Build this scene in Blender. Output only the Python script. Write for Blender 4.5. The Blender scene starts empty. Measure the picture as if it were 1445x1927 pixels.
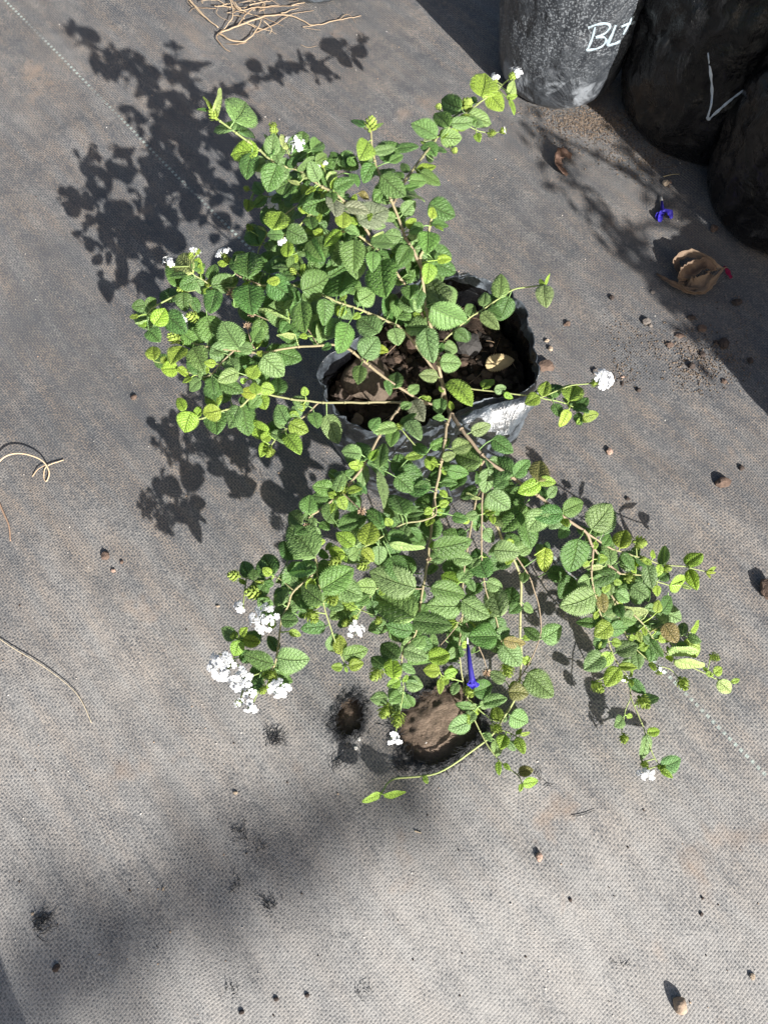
import bpy, bmesh, math, random
import numpy as np
from mathutils import Vector, Matrix, noise
from mathutils.bvhtree import BVHTree

random.seed(7); RNG = np.random.default_rng(7)
scene = bpy.context.scene
C = scene.collection

# ------------------------------------------------------------------ camera
F, PITCH, CAMH = 1450.0, math.radians(70), 0.97          # focal length in photo pixels, tilt below horizon, height
cam_d = bpy.data.cameras.new('camera'); cam = bpy.data.objects.new('camera', cam_d); C.objects.link(cam)
cam.location = (0, 0, CAMH); cam.rotation_euler = (math.pi/2 - PITCH, 0, 0)
cam_d.sensor_fit = 'VERTICAL'; cam_d.sensor_height = 24; cam_d.lens = 24*F/1927
cam_d.clip_start = 0.02; cam_d.clip_end = 200
scene.camera = cam
# ------------------------------------------------------------------ sky and sun
SUN_EL, SUN_AZ = math.radians(29), math.radians(31.5)     # sun behind the camera's right shoulder
SUN = Vector((math.sin(SUN_AZ)*math.cos(SUN_EL), -math.cos(SUN_AZ)*math.cos(SUN_EL), math.sin(SUN_EL)))
world = bpy.data.worlds.new('World'); scene.world = world; world.use_nodes = True
wn = world.node_tree.nodes; wl = world.node_tree.links
sky = wn.new('ShaderNodeTexSky'); sky.sky_type = 'NISHITA'; sky.sun_disc = False
sky.dust_density = 3.0; sky.ozone_density = .4; sky.sun_elevation = SUN_EL; sky.sun_rotation = math.atan2(SUN.x, SUN.y)
bg = wn['Background']; bg.inputs[1].default_value = 0.055
wl.new(sky.outputs[0], bg.inputs[0])
sun_d = bpy.data.lights.new('sun', 'SUN'); sun_d.energy = 5.0; sun_d.angle = math.radians(0.53); sun_d.color = (1, .965, .915)
sun = bpy.data.objects.new('sun', sun_d); C.objects.link(sun)
sun.rotation_euler = SUN.to_track_quat('Z', 'Y').to_euler()
scene.view_settings.view_transform = 'Standard'; scene.view_settings.look = 'None'
scene.view_settings.gamma = 1; scene.view_settings.exposure = 1.15

# ------------------------------------------------------------------ helpers
CAM = Vector((0, 0, CAMH))
FW = Vector((0, math.cos(PITCH), -math.sin(PITCH))); UP = Vector((0, math.sin(PITCH), math.cos(PITCH)))
def ray(u, v): return FW + Vector(((u-722.5)/F, 0, 0)) + UP*((963.5-v)/F)
def at(u, v, z=0.0):
    d = ray(u, v); return CAM + d*((z-CAMH)/d.z)
def pix(p):
    q = Vector(p)-CAM; d = q.dot(FW); return (722.5+F*q.x/d, 963.5-F*q.dot(UP)/d)
REG = {'1': (220,100,3.6125), '2': (580,120,3.141), '3': (220,450,3.44), '4': (560,480,2.408), '5': (380,850,3.44),
       '6': (600,1000,3.141), '7': (900,850,2.779), 'P': (0,0,1.0), 'H': (560,1220,3.141), 'G': (1000,250,3.247), 'T': (0,0,1.9986)}
def rp(r, x, y):
    a, b, s = REG[r]; return a+x/s, b+y/s

class MB:
    def __init__(s): s.v = []; s.f = []; s.c = []; s.uv = []
    def add(s, verts, faces, col=(1,1,1), uvs=None):
        o = len(s.v); s.v += [tuple(p) for p in verts]; s.f += [tuple(i+o for i in f) for f in faces]
        if col and hasattr(col[0], '__len__'): s.c += [tuple(c) for c in col]
        else: s.c += [tuple(col)]*len(verts)
        s.uv += (uvs if uvs else [(0.5, 0.5)]*len(verts))
    def tube(s, pts, r0, r1=None, n=6, col=(1,1,1), col1=None, cap=True):
        r1 = r0 if r1 is None else r1; m = len(pts); V = []; FC = []; CC = []
        pts = [Vector(p) for p in pts]
        prev = None
        for i, p in enumerate(pts):
            t = (pts[min(i+1,m-1)]-pts[max(i-1,0)])
            t = t.normalized() if t.length > 1e-9 else Vector((0,0,1))
            a = prev if prev is not None else (Vector((0,0,1)) if abs(t.z) < .9 else Vector((1,0,0)))
            b = t.cross(a); b = b.normalized() if b.length > 1e-6 else t.orthogonal().normalized(); a = b.cross(t).normalized(); prev = a
            k = i/max(1,m-1); r = r0+(r1-r0)*k
            if hasattr(col1, '__len__'): cc = tuple(col[j]+(col1[j]-col[j])*k for j in range(3))
            else: cc = col
            for j in range(n):
                th = 2*math.pi*j/n; V.append(p+a*(r*math.cos(th))+b*(r*math.sin(th))); CC.append(cc)
        for i in range(m-1):
            for j in range(n):
                FC.append((i*n+j, i*n+(j+1)%n, (i+1)*n+(j+1)%n, (i+1)*n+j))
        if cap: FC.append(tuple(range(n-1,-1,-1))); FC.append(tuple((m-1)*n+j for j in range(n)))
        s.add(V, FC, CC)
    def mesh(s, name, smooth=True):
        me = bpy.data.meshes.new(name); me.from_pydata(s.v, [], s.f)
        at_ = me.color_attributes.new('Col', 'FLOAT_COLOR', 'POINT')
        at_.data.foreach_set('color', np.array([(c[0],c[1],c[2],1.0) for c in s.c], dtype=np.float32).ravel())
        uvl = me.uv_layers.new(name='UVMap')
        idx = np.empty(len(me.loops), dtype=np.int32); me.loops.foreach_get('vertex_index', idx)
        uvl.data.foreach_set('uv', np.array(s.uv, dtype=np.float32)[idx].ravel())
        if smooth: me.polygons.foreach_set('use_smooth', np.ones(len(me.polygons), dtype=bool))
        me.update(); return me
    def build(s, name, m, parent=None, smooth=True):
        me = s.mesh(name, smooth); me.materials.append(m); return link(name, me, parent)
def link(name, data, parent=None, loc=None):
    o = bpy.data.objects.new(name, data); C.objects.link(o)
    if parent is not None:
        o.parent = parent
        w = parent_world(parent); o.matrix_parent_inverse = w.inverted()
    if loc is not None: o.location = loc
    return o
def parent_world(o):
    m = Matrix.LocRotScale(o.location, o.rotation_euler, o.scale)
    return m if o.parent is None else parent_world(o.parent) @ o.matrix_parent_inverse @ m
def tag(o, label=None, cat=None, group=None, kind=None):
    if label: o['label'] = label
    if cat: o['category'] = cat
    if group: o['group'] = group
    if kind: o['kind'] = kind
    return o
def empty(name, loc): return link(name, None, None, loc)
def catmull(pts, per=6):
    P = [Vector(p) for p in pts]; out = []
    if len(P) < 2: return P
    P = [P[0]*2-P[1]] + P + [P[-1]*2-P[-2]]
    for i in range(1, len(P)-2):
        for k in range(per):
            t = k/per
            out.append(.5*((2*P[i])+(P[i+1]-P[i-1])*t+(2*P[i-1]-5*P[i]+4*P[i+1]-P[i+2])*t*t+(3*P[i]-P[i-1]-3*P[i+1]+P[i+2])*t**3))
    out.append(P[-2]); return out
def matz(x, y):
    """gentle buckling of the ground cloth"""
    s = np.sin
    z = .0022*s(5.1*x+3.3*y+.4)+.0016*s(-7.7*x+6.1*y+1.9)+.0010*s(13.3*x-4.4*y+.7)+.0008*s(4*x+17*y+2.2)
    for (ax, ay, bx, by, h, w) in RIDGES:
        dx, dy = bx-ax, by-ay; L2 = dx*dx+dy*dy
        t = np.clip(((x-ax)*dx+(y-ay)*dy)/L2, 0, 1)
        d2 = (x-ax-t*dx)**2+(y-ay-t*dy)**2
        z = z+h*np.exp(-d2/(w*w))*np.sin(np.pi*np.clip(t*.9+.05,0,1))
    return z
def gpt(u, v):
    p = at(u, v); return (p.x, p.y)
RIDGES = []
for (a, b, h, w) in (((900,1560),(1130,1760),.007,.022), ((40,980),(330,1290),.005,.022), ((820,1640),(1200,1880),.004,.03), ((1060,40),(1440,480),.005,.03),
                     ((560,1330),(700,1500),.006,.03), ((960,1330),(1010,1500),.006,.03), ((60,260),(330,240),.004,.04), ((1090,830),(1440,1000),.003,.03)):
    RIDGES.append((*gpt(*a), *gpt(*b), h, w))
def ground(u, v, dz=0.0):
    x, y = gpt(u, v); return Vector((x, y, float(matz(np.float64(x), np.float64(y)))+dz))

# ------------------------------------------------------------------ materials
class NT:
    def __init__(s, name):
        s.m = bpy.data.materials.new(name); s.m.use_nodes = True; s.n = s.m.node_tree.nodes; s.l = s.m.node_tree.links
        s.b = s.n['Principled BSDF']; s.out = s.n['Material Output']
    def node(s, t, **kw):
        n = s.n.new(t)
        for k, v in kw.items(): setattr(n, k, v)
        return n
    def math(s, op, a, b=None, c=None, clamp=False):
        n = s.node('ShaderNodeMath', operation=op); n.use_clamp = clamp
        for i, x in enumerate((a, b, c)):
            if x is None: continue
            if isinstance(x, (int, float)): n.inputs[i].default_value = x
            else: s.l.new(x, n.inputs[i])
        return n.outputs[0]
    def noise(s, scale, detail=3, rough=.55, vec=None, dist=0):
        n = s.node('ShaderNodeTexNoise'); n.inputs['Scale'].default_value = scale; n.inputs['Detail'].default_value = detail
        n.inputs['Roughness'].default_value = rough; n.inputs['Distortion'].default_value = dist
        if vec is not None: s.l.new(vec, n.inputs['Vector'])
        return n.outputs['Fac']
    def ramp(s, fac, stops):
        n = s.node('ShaderNodeValToRGB'); e = n.color_ramp.elements
        while len(e) < len(stops): e.new(.5)
        for i, (p, c) in enumerate(stops):
            e[i].position = p; e[i].color = (c[0], c[1], c[2], 1) if hasattr(c, '__len__') else (c, c, c, 1)
        s.l.new(fac, n.inputs[0]); return n.outputs[0]
    def mix(s, fac, a, b, mode='MIX'):
        n = s.node('ShaderNodeMix', data_type='RGBA', blend_type=mode)
        for sock, x in ((n.inputs[0], fac), (n.inputs[6], a), (n.inputs[7], b)):
            if isinstance(x, (int, float)): sock.default_value = x
            elif isinstance(x, tuple): sock.default_value = (*x, 1)
            else: s.l.new(x, sock)
        return n.outputs[2]
    def bump(s, h, strength=.5, dist=.002, prev=None):
        n = s.node('ShaderNodeBump'); n.inputs['Strength'].default_value = strength; n.inputs['Distance'].default_value = dist
        s.l.new(h, n.inputs['Height'])
        if prev is not None: s.l.new(prev, n.inputs['Normal'])
        return n.outputs[0]
    def base(s, col=None, rough=None, normal=None, spec=None):
        for k, x in (('Base Color', col), ('Roughness', rough), ('Normal', normal), ('Specular IOR Level', spec)):
            if x is None: continue
            if isinstance(x, (int, float)): s.b.inputs[k].default_value = x
            elif isinstance(x, tuple): s.b.inputs[k].default_value = (*x, 1)
            else: s.l.new(x, s.b.inputs[k])
    def obj(s): return s.node('ShaderNodeTexCoord').outputs['Object']
    def col(s): return s.node('ShaderNodeVertexColor', layer_name='Col').outputs[0]

DASH_A = gpt(190, 185); DASH_B = gpt(1290, 1305)
DASH_ANG = math.atan2(DASH_B[1]-DASH_A[1], DASH_B[0]-DASH_A[0])
def mat_cloth():
    t = NT('woven_ground_cloth'); o = t.obj()
    rot = t.node('ShaderNodeMapping', vector_type='POINT')
    # cloth axes: x along the marker line, y across it
    rot.inputs['Rotation'].default_value = (0, 0, -DASH_ANG)
    ca, sa = math.cos(-DASH_ANG), math.sin(-DASH_ANG)
    rot.inputs['Location'].default_value = (-(ca*DASH_A[0]-sa*DASH_A[1]), -(sa*DASH_A[0]+ca*DASH_A[1]), 0)
    t.l.new(o, rot.inputs[0])
    # slight distortion so the tapes wander
    nz = t.node('ShaderNodeTexNoise'); nz.inputs['Scale'].default_value = 9; nz.inputs['Detail'].default_value = 1; t.l.new(rot.outputs[0], nz.inputs['Vector'])
    va = t.node('ShaderNodeVectorMath', operation='MULTIPLY_ADD'); t.l.new(nz.outputs['Color'], va.inputs[0])
    va.inputs[1].default_value = (.022, .022, 0); t.l.new(rot.outputs[0], va.inputs[2])
    sp = t.node('ShaderNodeSeparateXYZ'); t.l.new(va.outputs[0], sp.inputs[0])
    sp0 = t.node('ShaderNodeSeparateXYZ'); t.l.new(rot.outputs[0], sp0.inputs[0])
    p = .0034
    x = t.math('DIVIDE', sp.outputs[0], p); y = t.math('DIVIDE', sp.outputs[1], p)
    fx = t.math('FRACT', x); fy = t.math('FRACT', y)
    chk = t.math('MODULO', t.math('ABSOLUTE', t.math('ADD', t.math('FLOOR', x), t.math('FLOOR', y))), 2)
    hx = t.math('SINE', t.math('MULTIPLY', fx, math.pi)); hy = t.math('SINE', t.math('MULTIPLY', fy, math.pi))
    # warp on top: long hump along x;  weft on top: hump along y
    a = t.math('MULTIPLY', t.math('POWER', hy, .5), t.math('ADD', .35, t.math('MULTIPLY', hx, .65)))
    b = t.math('MULTIPLY', t.math('POWER', hx, .5), t.math('ADD', .1, t.math('MULTIPLY', hy, .6)))
    h = t.math('ADD', t.math('MULTIPLY', a, chk), t.math('MULTIPLY', b, t.math('SUBTRACT', 1, chk)))
    big = t.noise(2.3, 6, .62, o); med = t.noise(11, 5, .6, o, .6); fine = t.noise(420, 3, .7, o); grain = t.noise(1500, 2, .6, o); streak_v = t.node('ShaderNodeMapping'); streak_v.inputs['Scale'].default_value = (1.0, 6, 1)
    t.l.new(rot.outputs[0], streak_v.inputs[0]); streak = t.noise(9, 4, .6, streak_v.outputs[0])
    # dust sits in the weave and in drifts
    d = t.math('ADD', .44, t.math('ADD', t.math('MULTIPLY', big, .55), t.math('MULTIPLY', med, .5)))
    d = t.math('ADD', d, t.math('MULTIPLY', t.math('SUBTRACT', streak, .22), .55))
    d = t.math('ADD', d, t.math('MULTIPLY', t.math('SUBTRACT', .55, h), t.math('MULTIPLY', t.ramp(t.noise(21, 3, .6, o), [(.3, .3), (.65, 1)]), .72)))
    d = t.math('ADD', d, t.math('MULTIPLY', t.math('SUBTRACT', fine, .5), 1.9))
    d = t.math('ADD', d, t.math('MULTIPLY', t.math('SUBTRACT', grain, .5), .9))
    blotch = t.noise(38, 4, .65, o, .4)
    d = t.math('ADD', d, t.math('MULTIPLY', t.math('SUBTRACT', blotch, .5), .45))
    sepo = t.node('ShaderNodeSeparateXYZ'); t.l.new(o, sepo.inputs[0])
    near_pale = t.ramp(t.math('ADD', t.math('ADD', t.math('MULTIPLY', sepo.outputs[1], -1.0), .45), t.math('MULTIPLY', t.math('SUBTRACT', big, .5), .5)), [(.05, 0), (.62, 1)])
    d = t.math('ADD', d, t.math('MULTIPLY', t.math('SUBTRACT', near_pale, .35), .34))      # cloth turns paler towards the near side
    dust = t.ramp(d, [(.42, 0), (.585, .42), (.78, 1)])
    # (ramp input is 0..1, so halve the sum)
    for lk in list(t.l):
        if lk.to_node.type == 'VALTORGB' and lk.from_socket == d: t.l.remove(lk)
    rn = [n for n in t.n if n.type == 'VALTORGB'][-1]; t.l.new(t.math('MULTIPLY', d, .5), rn.inputs[0])
    cloth = t.mix(t.noise(30, 3, .6, o), (.050, .054, .062), (.092, .097, .104))
    tan = t.mix(t.ramp(t.noise(7, 4, .6, streak_v.outputs[0]), [(.38, 0), (.6, 1)]), (.285, .232, .185), (.258, .243, .226)); tan = t.mix(t.math('MULTIPLY', near_pale, .8), tan, (.345, .338, .325))
    c = t.mix(dust, cloth, tan)
    # rusty soil stains
    st = t.ramp(t.noise(7.5, 4, .65, o, .3), [(.62, 0), (.74, 1)])
    c = t.mix(t.math('MULTIPLY', st, .45), c, (.32, .225, .155))
    # pale grey-green marker line: short dashes woven along one tape
    dash = t.math('LESS_THAN', t.math('FRACT', t.math('DIVIDE', sp0.outputs[0], .0088)), .5)
    on = t.math('LESS_THAN', t.math('ABSOLUTE', sp0.outputs[1]), .0021)
    worn = t.ramp(t.noise(16, 3, .6, o), [(.36, .25), (.58, 1)])
    dm = t.math('MULTIPLY', t.math('MULTIPLY', dash, on), worn)
    c = t.mix(t.math('MULTIPLY', dm, .85), c, (.33, .39, .36))
    burnt = t.math('MULTIPLY', t.node('ShaderNodeAttribute', attribute_name='burn').outputs['Fac'], t.ramp(t.noise(90, 4, .7, o), [(.30, .3), (.55, 1)]))
    c = t.mix(burnt, c, (.022, .023, .026))
    n1 = t.bump(h, .5, .0010); n2 = t.bump(fine, .35, .0008, n1); n3 = t.bump(t.noise(60, 4, .6, o), .3, .003, n2)
    t.base(c, t.math('ADD', .62, t.math('MULTIPLY', dust, .3)), n3, .35)
    return t.m
def mat_soil(name, c0, c1, sc=60, wet=.9):
    t = NT(name); o = t.obj()
    c = t.ramp(t.math('ADD', t.math('MULTIPLY', t.noise(sc, 5, .65, o), .6), t.math('MULTIPLY', t.noise(sc*6, 3, .7, o), .4)), [(.3, c0), (.7, c1)])
    t.base(c, wet, t.bump(t.noise(sc*3, 6, .75, o), .9, .006), .2); return t.m
def mat_bag(name, c0, c1, rough, dust=.4, spots=False, spec=.6, coat=.25):
    t = NT(name); o = t.obj()
    mp = t.node('ShaderNodeMapping'); mp.inputs['Scale'].default_value = (1, 1, .8); t.l.new(o, mp.inputs[0])
    w = t.noise(17, 5, .6, mp.outputs[0], 1.2); sm = t.noise(70, 4, .6, mp.outputs[0], .8)
    d = t.ramp(t.math('ADD', t.math('MULTIPLY', w, .7), t.math('MULTIPLY', t.noise(150, 4, .7, o), .3)), [(.40, 0), (.68, 1)])
    c = t.mix(t.math('MULTIPLY', d, dust), c0, c1)
    r = t.math('ADD', rough, t.math('MULTIPLY', d, .3))
    if spots:                                                # dried water spots and dusty smears
        v = t.node('ShaderNodeTexVoronoi', feature='SMOOTH_F1'); v.inputs['Scale'].default_value = 330; t.l.new(o, v.inputs['Vector'])
        nv = t.noise(14, 3, .6, o)
        sp_ = t.math('MULTIPLY', t.ramp(v.outputs['Distance'], [(.26, 1), (.40, 0)]), t.ramp(nv, [(.34, .15), (.55, 1)]))
        sepz = t.node('ShaderNodeSeparateXYZ'); t.l.new(o, sepz.inputs[0])
        hi = t.ramp(t.math('ADD', t.math('MULTIPLY', sepz.outputs[2], 6), t.math('MULTIPLY', t.math('SUBTRACT', nv, .5), .6)), [(.3, 0), (.5, 1)])
        c = t.mix(t.math('MULTIPLY', t.math('MULTIPLY', sp_, hi), .5), c, (.24, .262, .285))
        sme = t.ramp(t.noise(26, 4, .6, o, .5), [(.52, 0), (.62, 1)])
        lo = t.math('SUBTRACT', 1, hi)
        c = t.mix(t.math('MULTIPLY', t.math('MULTIPLY', sme, lo), .7), c, (.24, .262, .29))
    t.base(c, r, t.bump(sm, .5, .004, t.bump(w, .8, .014)), spec); t.b.inputs['Coat Weight'].default_value = coat; t.b.inputs['Coat Roughness'].default_value = .12; return t.m
def mat_leaf():
    t = NT('leaf'); col = t.col()
    uv = t.node('ShaderNodeUVMap', uv_map='UVMap').outputs[0]; sp = t.node('ShaderNodeSeparateXYZ'); t.l.new(uv, sp.inputs[0])
    s = t.math('ABSOLUTE', t.math('SUBTRACT', t.math('MULTIPLY', sp.outputs[0], 2), 1)); v = sp.outputs[1]
    ph = t.math('MULTIPLY', t.math('SUBTRACT', v, t.math('MULTIPLY', s, .26)), 8.0)
    fr = t.math('ABSOLUTE', t.math('SUBTRACT', t.math('FRACT', t.math('ADD', ph, 20.0)), .5))          # .5 on a vein, 0 between
    lat = t.math('MULTIPLY', t.math('SUBTRACT', fr, .40, clamp=True), 10.0, clamp=True)
    mid = t.math('SUBTRACT', 1, t.math('MULTIPLY', s, 14), clamp=True)
    vein = t.math('MAXIMUM', mid, t.math('MULTIPLY', lat, t.math('SUBTRACT', 1.05, s)))
    o = t.obj(); blot = t.noise(95, 3, .6, o); cell = t.node('ShaderNodeTexVoronoi', feature='F1'); cell.inputs['Scale'].default_value = 520; t.l.new(o, cell.inputs['Vector'])
    hs = t.node('ShaderNodeHueSaturation'); t.l.new(col, hs.inputs['Color']); t.l.new(t.math('ADD', .72, t.math('MULTIPLY', blot, .56)), hs.inputs['Value'])
    net = t.node('ShaderNodeTexVoronoi', feature='DISTANCE_TO_EDGE'); net.inputs['Scale'].default_value = 420; t.l.new(o, net.inputs['Vector'])
    cellm = t.ramp(net.outputs['Distance'], [(.02, 1.28), (.22, .82)])
    c0_ = t.mix(1.0, hs.outputs[0], cellm, 'MULTIPLY')
    c = t.mix(t.math('MULTIPLY', vein, .25), c0_, (.25, .36, .11))
    spot = t.ramp(t.noise(55, 4, .7, o), [(.66, 0), (.74, 1)])
    c = t.mix(t.math('MULTIPLY', spot, .5), c, (.10, .075, .06))
    geo = t.node('ShaderNodeNewGeometry')
    under = t.mix(.7, c, (.38, .45, .23)); c2 = t.mix(geo.outputs['Backfacing'], c, under)
    nrm = t.bump(t.math('SUBTRACT', 1, t.math('ADD', t.math('MULTIPLY', vein, 1.0), t.math('MULTIPLY', cell.outputs['Distance'], .4))), .95, .0018)
    t.base(c2, .5, nrm, .4)
    t.b.inputs['Sheen Weight'].default_value = .04
    tr = t.node('ShaderNodeBsdfTranslucent'); hs2 = t.node('ShaderNodeHueSaturation'); hs2.inputs['Saturation'].default_value = 1.15; hs2.inputs['Value'].default_value = 1.7
    t.l.new(c2, hs2.inputs['Color']); t.l.new(hs2.outputs[0], tr.inputs[0])
    mx = t.node('ShaderNodeMixShader'); mx.inputs[0].default_value = .2
    t.l.new(t.b.outputs[0], mx.inputs[1]); t.l.new(tr.outputs[0], mx.inputs[2]); t.l.new(mx.outputs[0], t.out.inputs[0]); return t.m
def mat_vcol(name, rough=.7, nscale=200, var=.5, bump=.5, bd=.001, spec=.3, trans=0.0):
    t = NT(name); o = t.obj(); hs = t.node('ShaderNodeHueSaturation'); t.l.new(t.col(), hs.inputs['Color'])
    n = t.noise(nscale, 4, .65, o); t.l.new(t.math('ADD', 1-var/2, t.math('MULTIPLY', n, var)), hs.inputs['Value'])
    t.base(hs.outputs[0], rough, t.bump(n, bump, bd), spec)
    if trans:
        tr = t.node('ShaderNodeBsdfTranslucent'); t.l.new(hs.outputs[0], tr.inputs[0]); mx = t.node('ShaderNodeMixShader'); mx.inputs[0].default_value = trans
        t.l.new(t.b.outputs[0], mx.inputs[1]); t.l.new(tr.outputs[0], mx.inputs[2]); t.l.new(mx.outputs[0], t.out.inputs[0])
    return t.m
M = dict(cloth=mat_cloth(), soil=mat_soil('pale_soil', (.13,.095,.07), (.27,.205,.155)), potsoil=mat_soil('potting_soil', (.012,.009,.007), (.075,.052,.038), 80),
         earth=mat_soil('bare_earth', (.11,.075,.05), (.22,.155,.11), 8),
         bag=mat_bag('dusty_black_plastic', (.016,.019,.024), (.15,.178,.21), .28, .85), bagspot=mat_bag('spotted_grey_plastic', (.016,.019,.024), (.075,.086,.10), .40, .5, True),
         bagblack=mat_bag('glossy_black_plastic', (.003,.0032,.004), (.013,.014,.016), .16, .5, False, .3, .18),
         leaf=mat_leaf(), stem=mat_vcol('stem', .7, 300, .5, .6, .0008), stone=mat_vcol('stone', .85, 160, .7, .9, .003, .25), petal=mat_vcol('petal', .55, 300, .12, .2, .0005, .3, .25),
         dry=mat_vcol('dry_leaf', .75, 110, .6, .7, .002, .25, .12), fibre=mat_vcol('black_fibre', .5, 300, .6, .3, .0006, .4), paint=mat_vcol('paint_marker', .5, 260, .6, .2, .0004, .4),
         wood=mat_vcol('weathered_wood', .85, 45, .8, .9, .004, .2), bark=mat_vcol('bark', .9, 18, .8, 1.0, .02, .2))

# ------------------------------------------------------------------ ground
def poly(reg, pts): return [gpt(*rp(reg, x, y)) for x, y in pts]
HOLE1 = poly('H', [(590,460),(600,380),(655,325),(720,285),(800,240),(900,215),(990,232),(1055,330),(1080,440),(1040,520),(960,610),(860,675),(760,690),(660,645),(612,560)])
HOLE2 = poly('H', [(225,410),(262,335),(300,300),(345,288),(385,350),(380,440),(330,500),(275,525),(238,475)])
def rough_poly(P, amp, per=8):
    out = []
    L = catmull([Vector((x, y, 0)) for x, y in P+[P[0]]], per)[:-1]
    c = sum(L, Vector())/len(L)
    for i, q in enumerate(L):
        r = (q-c); out.append(c+r*(1+amp*(noise.noise(q*180)+.7*noise.noise(q*500))))
    return np.array([(q.x, q.y) for q in out])
HP = [rough_poly(HOLE1, .10), rough_poly(HOLE2, .16)]
def inside(P, x, y):
    n = len(P); r = np.zeros(x.shape, bool); j = n-1
    for i in range(n):
        xi, yi = P[i]; xj, yj = P[j]
        cnd = ((yi > y) != (yj > y)) & (x < (xj-xi)*(y-yi)/(yj-yi+1e-12)+xi); r ^= cnd; j = i
    return r
def near_poly(P, x, y):
    bd = np.full(x.shape, 1e9); bx = x.copy(); by = y.copy()
    for i in range(len(P)):
        a = P[i]; b = P[(i+1) % len(P)]; d = b-a; t = np.clip(((x-a[0])*d[0]+(y-a[1])*d[1])/(d@d+1e-15), 0, 1)
        qx = a[0]+t*d[0]; qy = a[1]+t*d[1]; dd = np.hypot(x-qx, y-qy); m = dd < bd; bd[m] = dd[m]; bx[m] = qx[m]; by[m] = qy[m]
    return bd, bx, by
def axis(lo, hi, step, flo, fhi, fstep):
    a = list(np.arange(lo, flo, step)); b = list(np.arange(flo, fhi, fstep)); c = list(np.arange(fhi, hi+1e-6, step)); return np.array(a+b+c)
def hole_zone():
    A = np.concatenate(HP); return A[:,0].min()-.03, A[:,0].max()+.03, A[:,1].min()-.03, A[:,1].max()+.03
hx0, hx1, hy0, hy1 = hole_zone()
def axis3(lo, hi, f0, f1, h0, h1):
    return np.unique(np.round(np.concatenate([np.arange(lo, f0, .12), np.arange(f0, h0, .010), np.arange(h0, h1, .0022), np.arange(h1, f1, .010), np.arange(f1, hi, .12)]), 5))
def grid_mesh(name, X, Y, Z, keep, mat, burn=None):
    ny, nx = X.shape; idx = np.arange(nx*ny).reshape(ny, nx)
    q = np.stack([idx[:-1,:-1], idx[:-1,1:], idx[1:,1:], idx[1:,:-1]], -1)[keep]
    used = np.unique(q); remap = -np.ones(nx*ny, int); remap[used] = np.arange(len(used))
    me = bpy.data.meshes.new(name); V = np.stack([X, Y, Z], -1).reshape(-1,3)[used]
    me.vertices.add(len(V)); me.vertices.foreach_set('co', V.astype(np.float32).ravel())
    q = remap[q]; me.loops.add(q.size); me.loops.foreach_set('vertex_index', q.astype(np.int32).ravel())
    me.polygons.add(len(q)); me.polygons.foreach_set('loop_start', np.arange(0, q.size, 4, dtype=np.int32)); me.polygons.foreach_set('loop_total', np.full(len(q), 4, dtype=np.int32))
    me.update(calc_edges=True); me.polygons.foreach_set('use_smooth', np.ones(len(q), bool)); me.materials.append(mat)
    if burn is not None: me.attributes.new('burn', 'FLOAT', 'POINT').data.foreach_set('value', burn.reshape(-1)[used].astype(np.float32))
    me.validate()
    return me
gx = axis3(-4.0, 4.0, -.85, .95, hx0, hx1); gy = axis3(-4.0, 4.6, -.45, 1.65, hy0, hy1)
X, Y = np.meshgrid(gx, gy)
burn = np.zeros(X.shape); dead = np.zeros(X.shape, bool); raise_ = np.zeros(X.shape)
for P in HP:
    ins = inside(P, X, Y); zone = (X > hx0) & (X < hx1) & (Y > hy0) & (Y < hy1)
    bd = np.full(X.shape, 1.0); bx = X.copy(); by = Y.copy()
    a, b, c = near_poly(P, X[zone], Y[zone]); bd[zone] = a; bx[zone] = b; by[zone] = c
    snap = bd < .0012; X = np.where(snap, bx, X); Y = np.where(snap, by, Y)
    dead |= ins & ~snap
    burn = np.maximum(burn, np.clip(1.25*np.exp(-(bd/.0085)**2), 0, 1))
    raise_ = np.maximum(raise_, np.exp(-(bd/.012)**2)*(~ins))
Z = matz(X, Y)
fr = np.sin(X*410+Y*90)*np.sin(Y*377-X*55)
Z = Z+raise_*(.0016+.0012*fr)
kd = ~(dead[:-1,:-1]|dead[1:,:-1]|dead[:-1,1:]|dead[1:,1:])
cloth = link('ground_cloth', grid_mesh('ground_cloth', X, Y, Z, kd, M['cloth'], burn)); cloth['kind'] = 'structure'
# soil under the cloth, dished inside the two holes
gx = axis3(-40, 40, -.3, .4, hx0-.02, hx1+.02); gx = np.unique(np.concatenate([np.arange(-40,-1.2,4), gx[(gx>-1.2)&(gx<1.4)], np.arange(1.4,40,4)]))
gy = np.unique(np.concatenate([np.arange(-40,-1,4), np.arange(-1,hy0-.02,.06), np.arange(hy0-.02,hy1+.02,.003), np.arange(hy1+.02,2,.06), np.arange(2,40,4)]))
X, Y = np.meshgrid(gx, gy); Z = matz(X, Y)-.014
for P, dep in ((HP[0], .006), (HP[1], .004)):
    zone = (X > hx0-.02) & (X < hx1+.02) & (Y > hy0-.02) & (Y < hy1+.02)
    a, _, _ = near_poly(P, X[zone], Y[zone]); ins = inside(P, X[zone], Y[zone]); cx = P[:,0].mean()
    zz = Z[zone]; k = np.clip(a/.02, 0, 1)
    lift = .009*(1-np.clip((X[zone]-cx)/.05, -.5, 1)**2*np.sign(np.clip(X[zone]-cx,0,1)))
    zz = zz+np.where(ins, lift*k, 0)-np.where(ins, dep*0, 0); Z[zone] = zz
rn = np.array([[0.0]]); zone = (X > hx0-.02) & (X < hx1+.02) & (Y > hy0-.02) & (Y < hy1+.02)
zi = np.argwhere(zone)
for i, j in zi: Z[i, j] += .0022*noise.noise(Vector((X[i,j]*110, Y[i,j]*110, 0)))+.001*noise.noise(Vector((X[i,j]*330, Y[i,j]*330, 3)))
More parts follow.
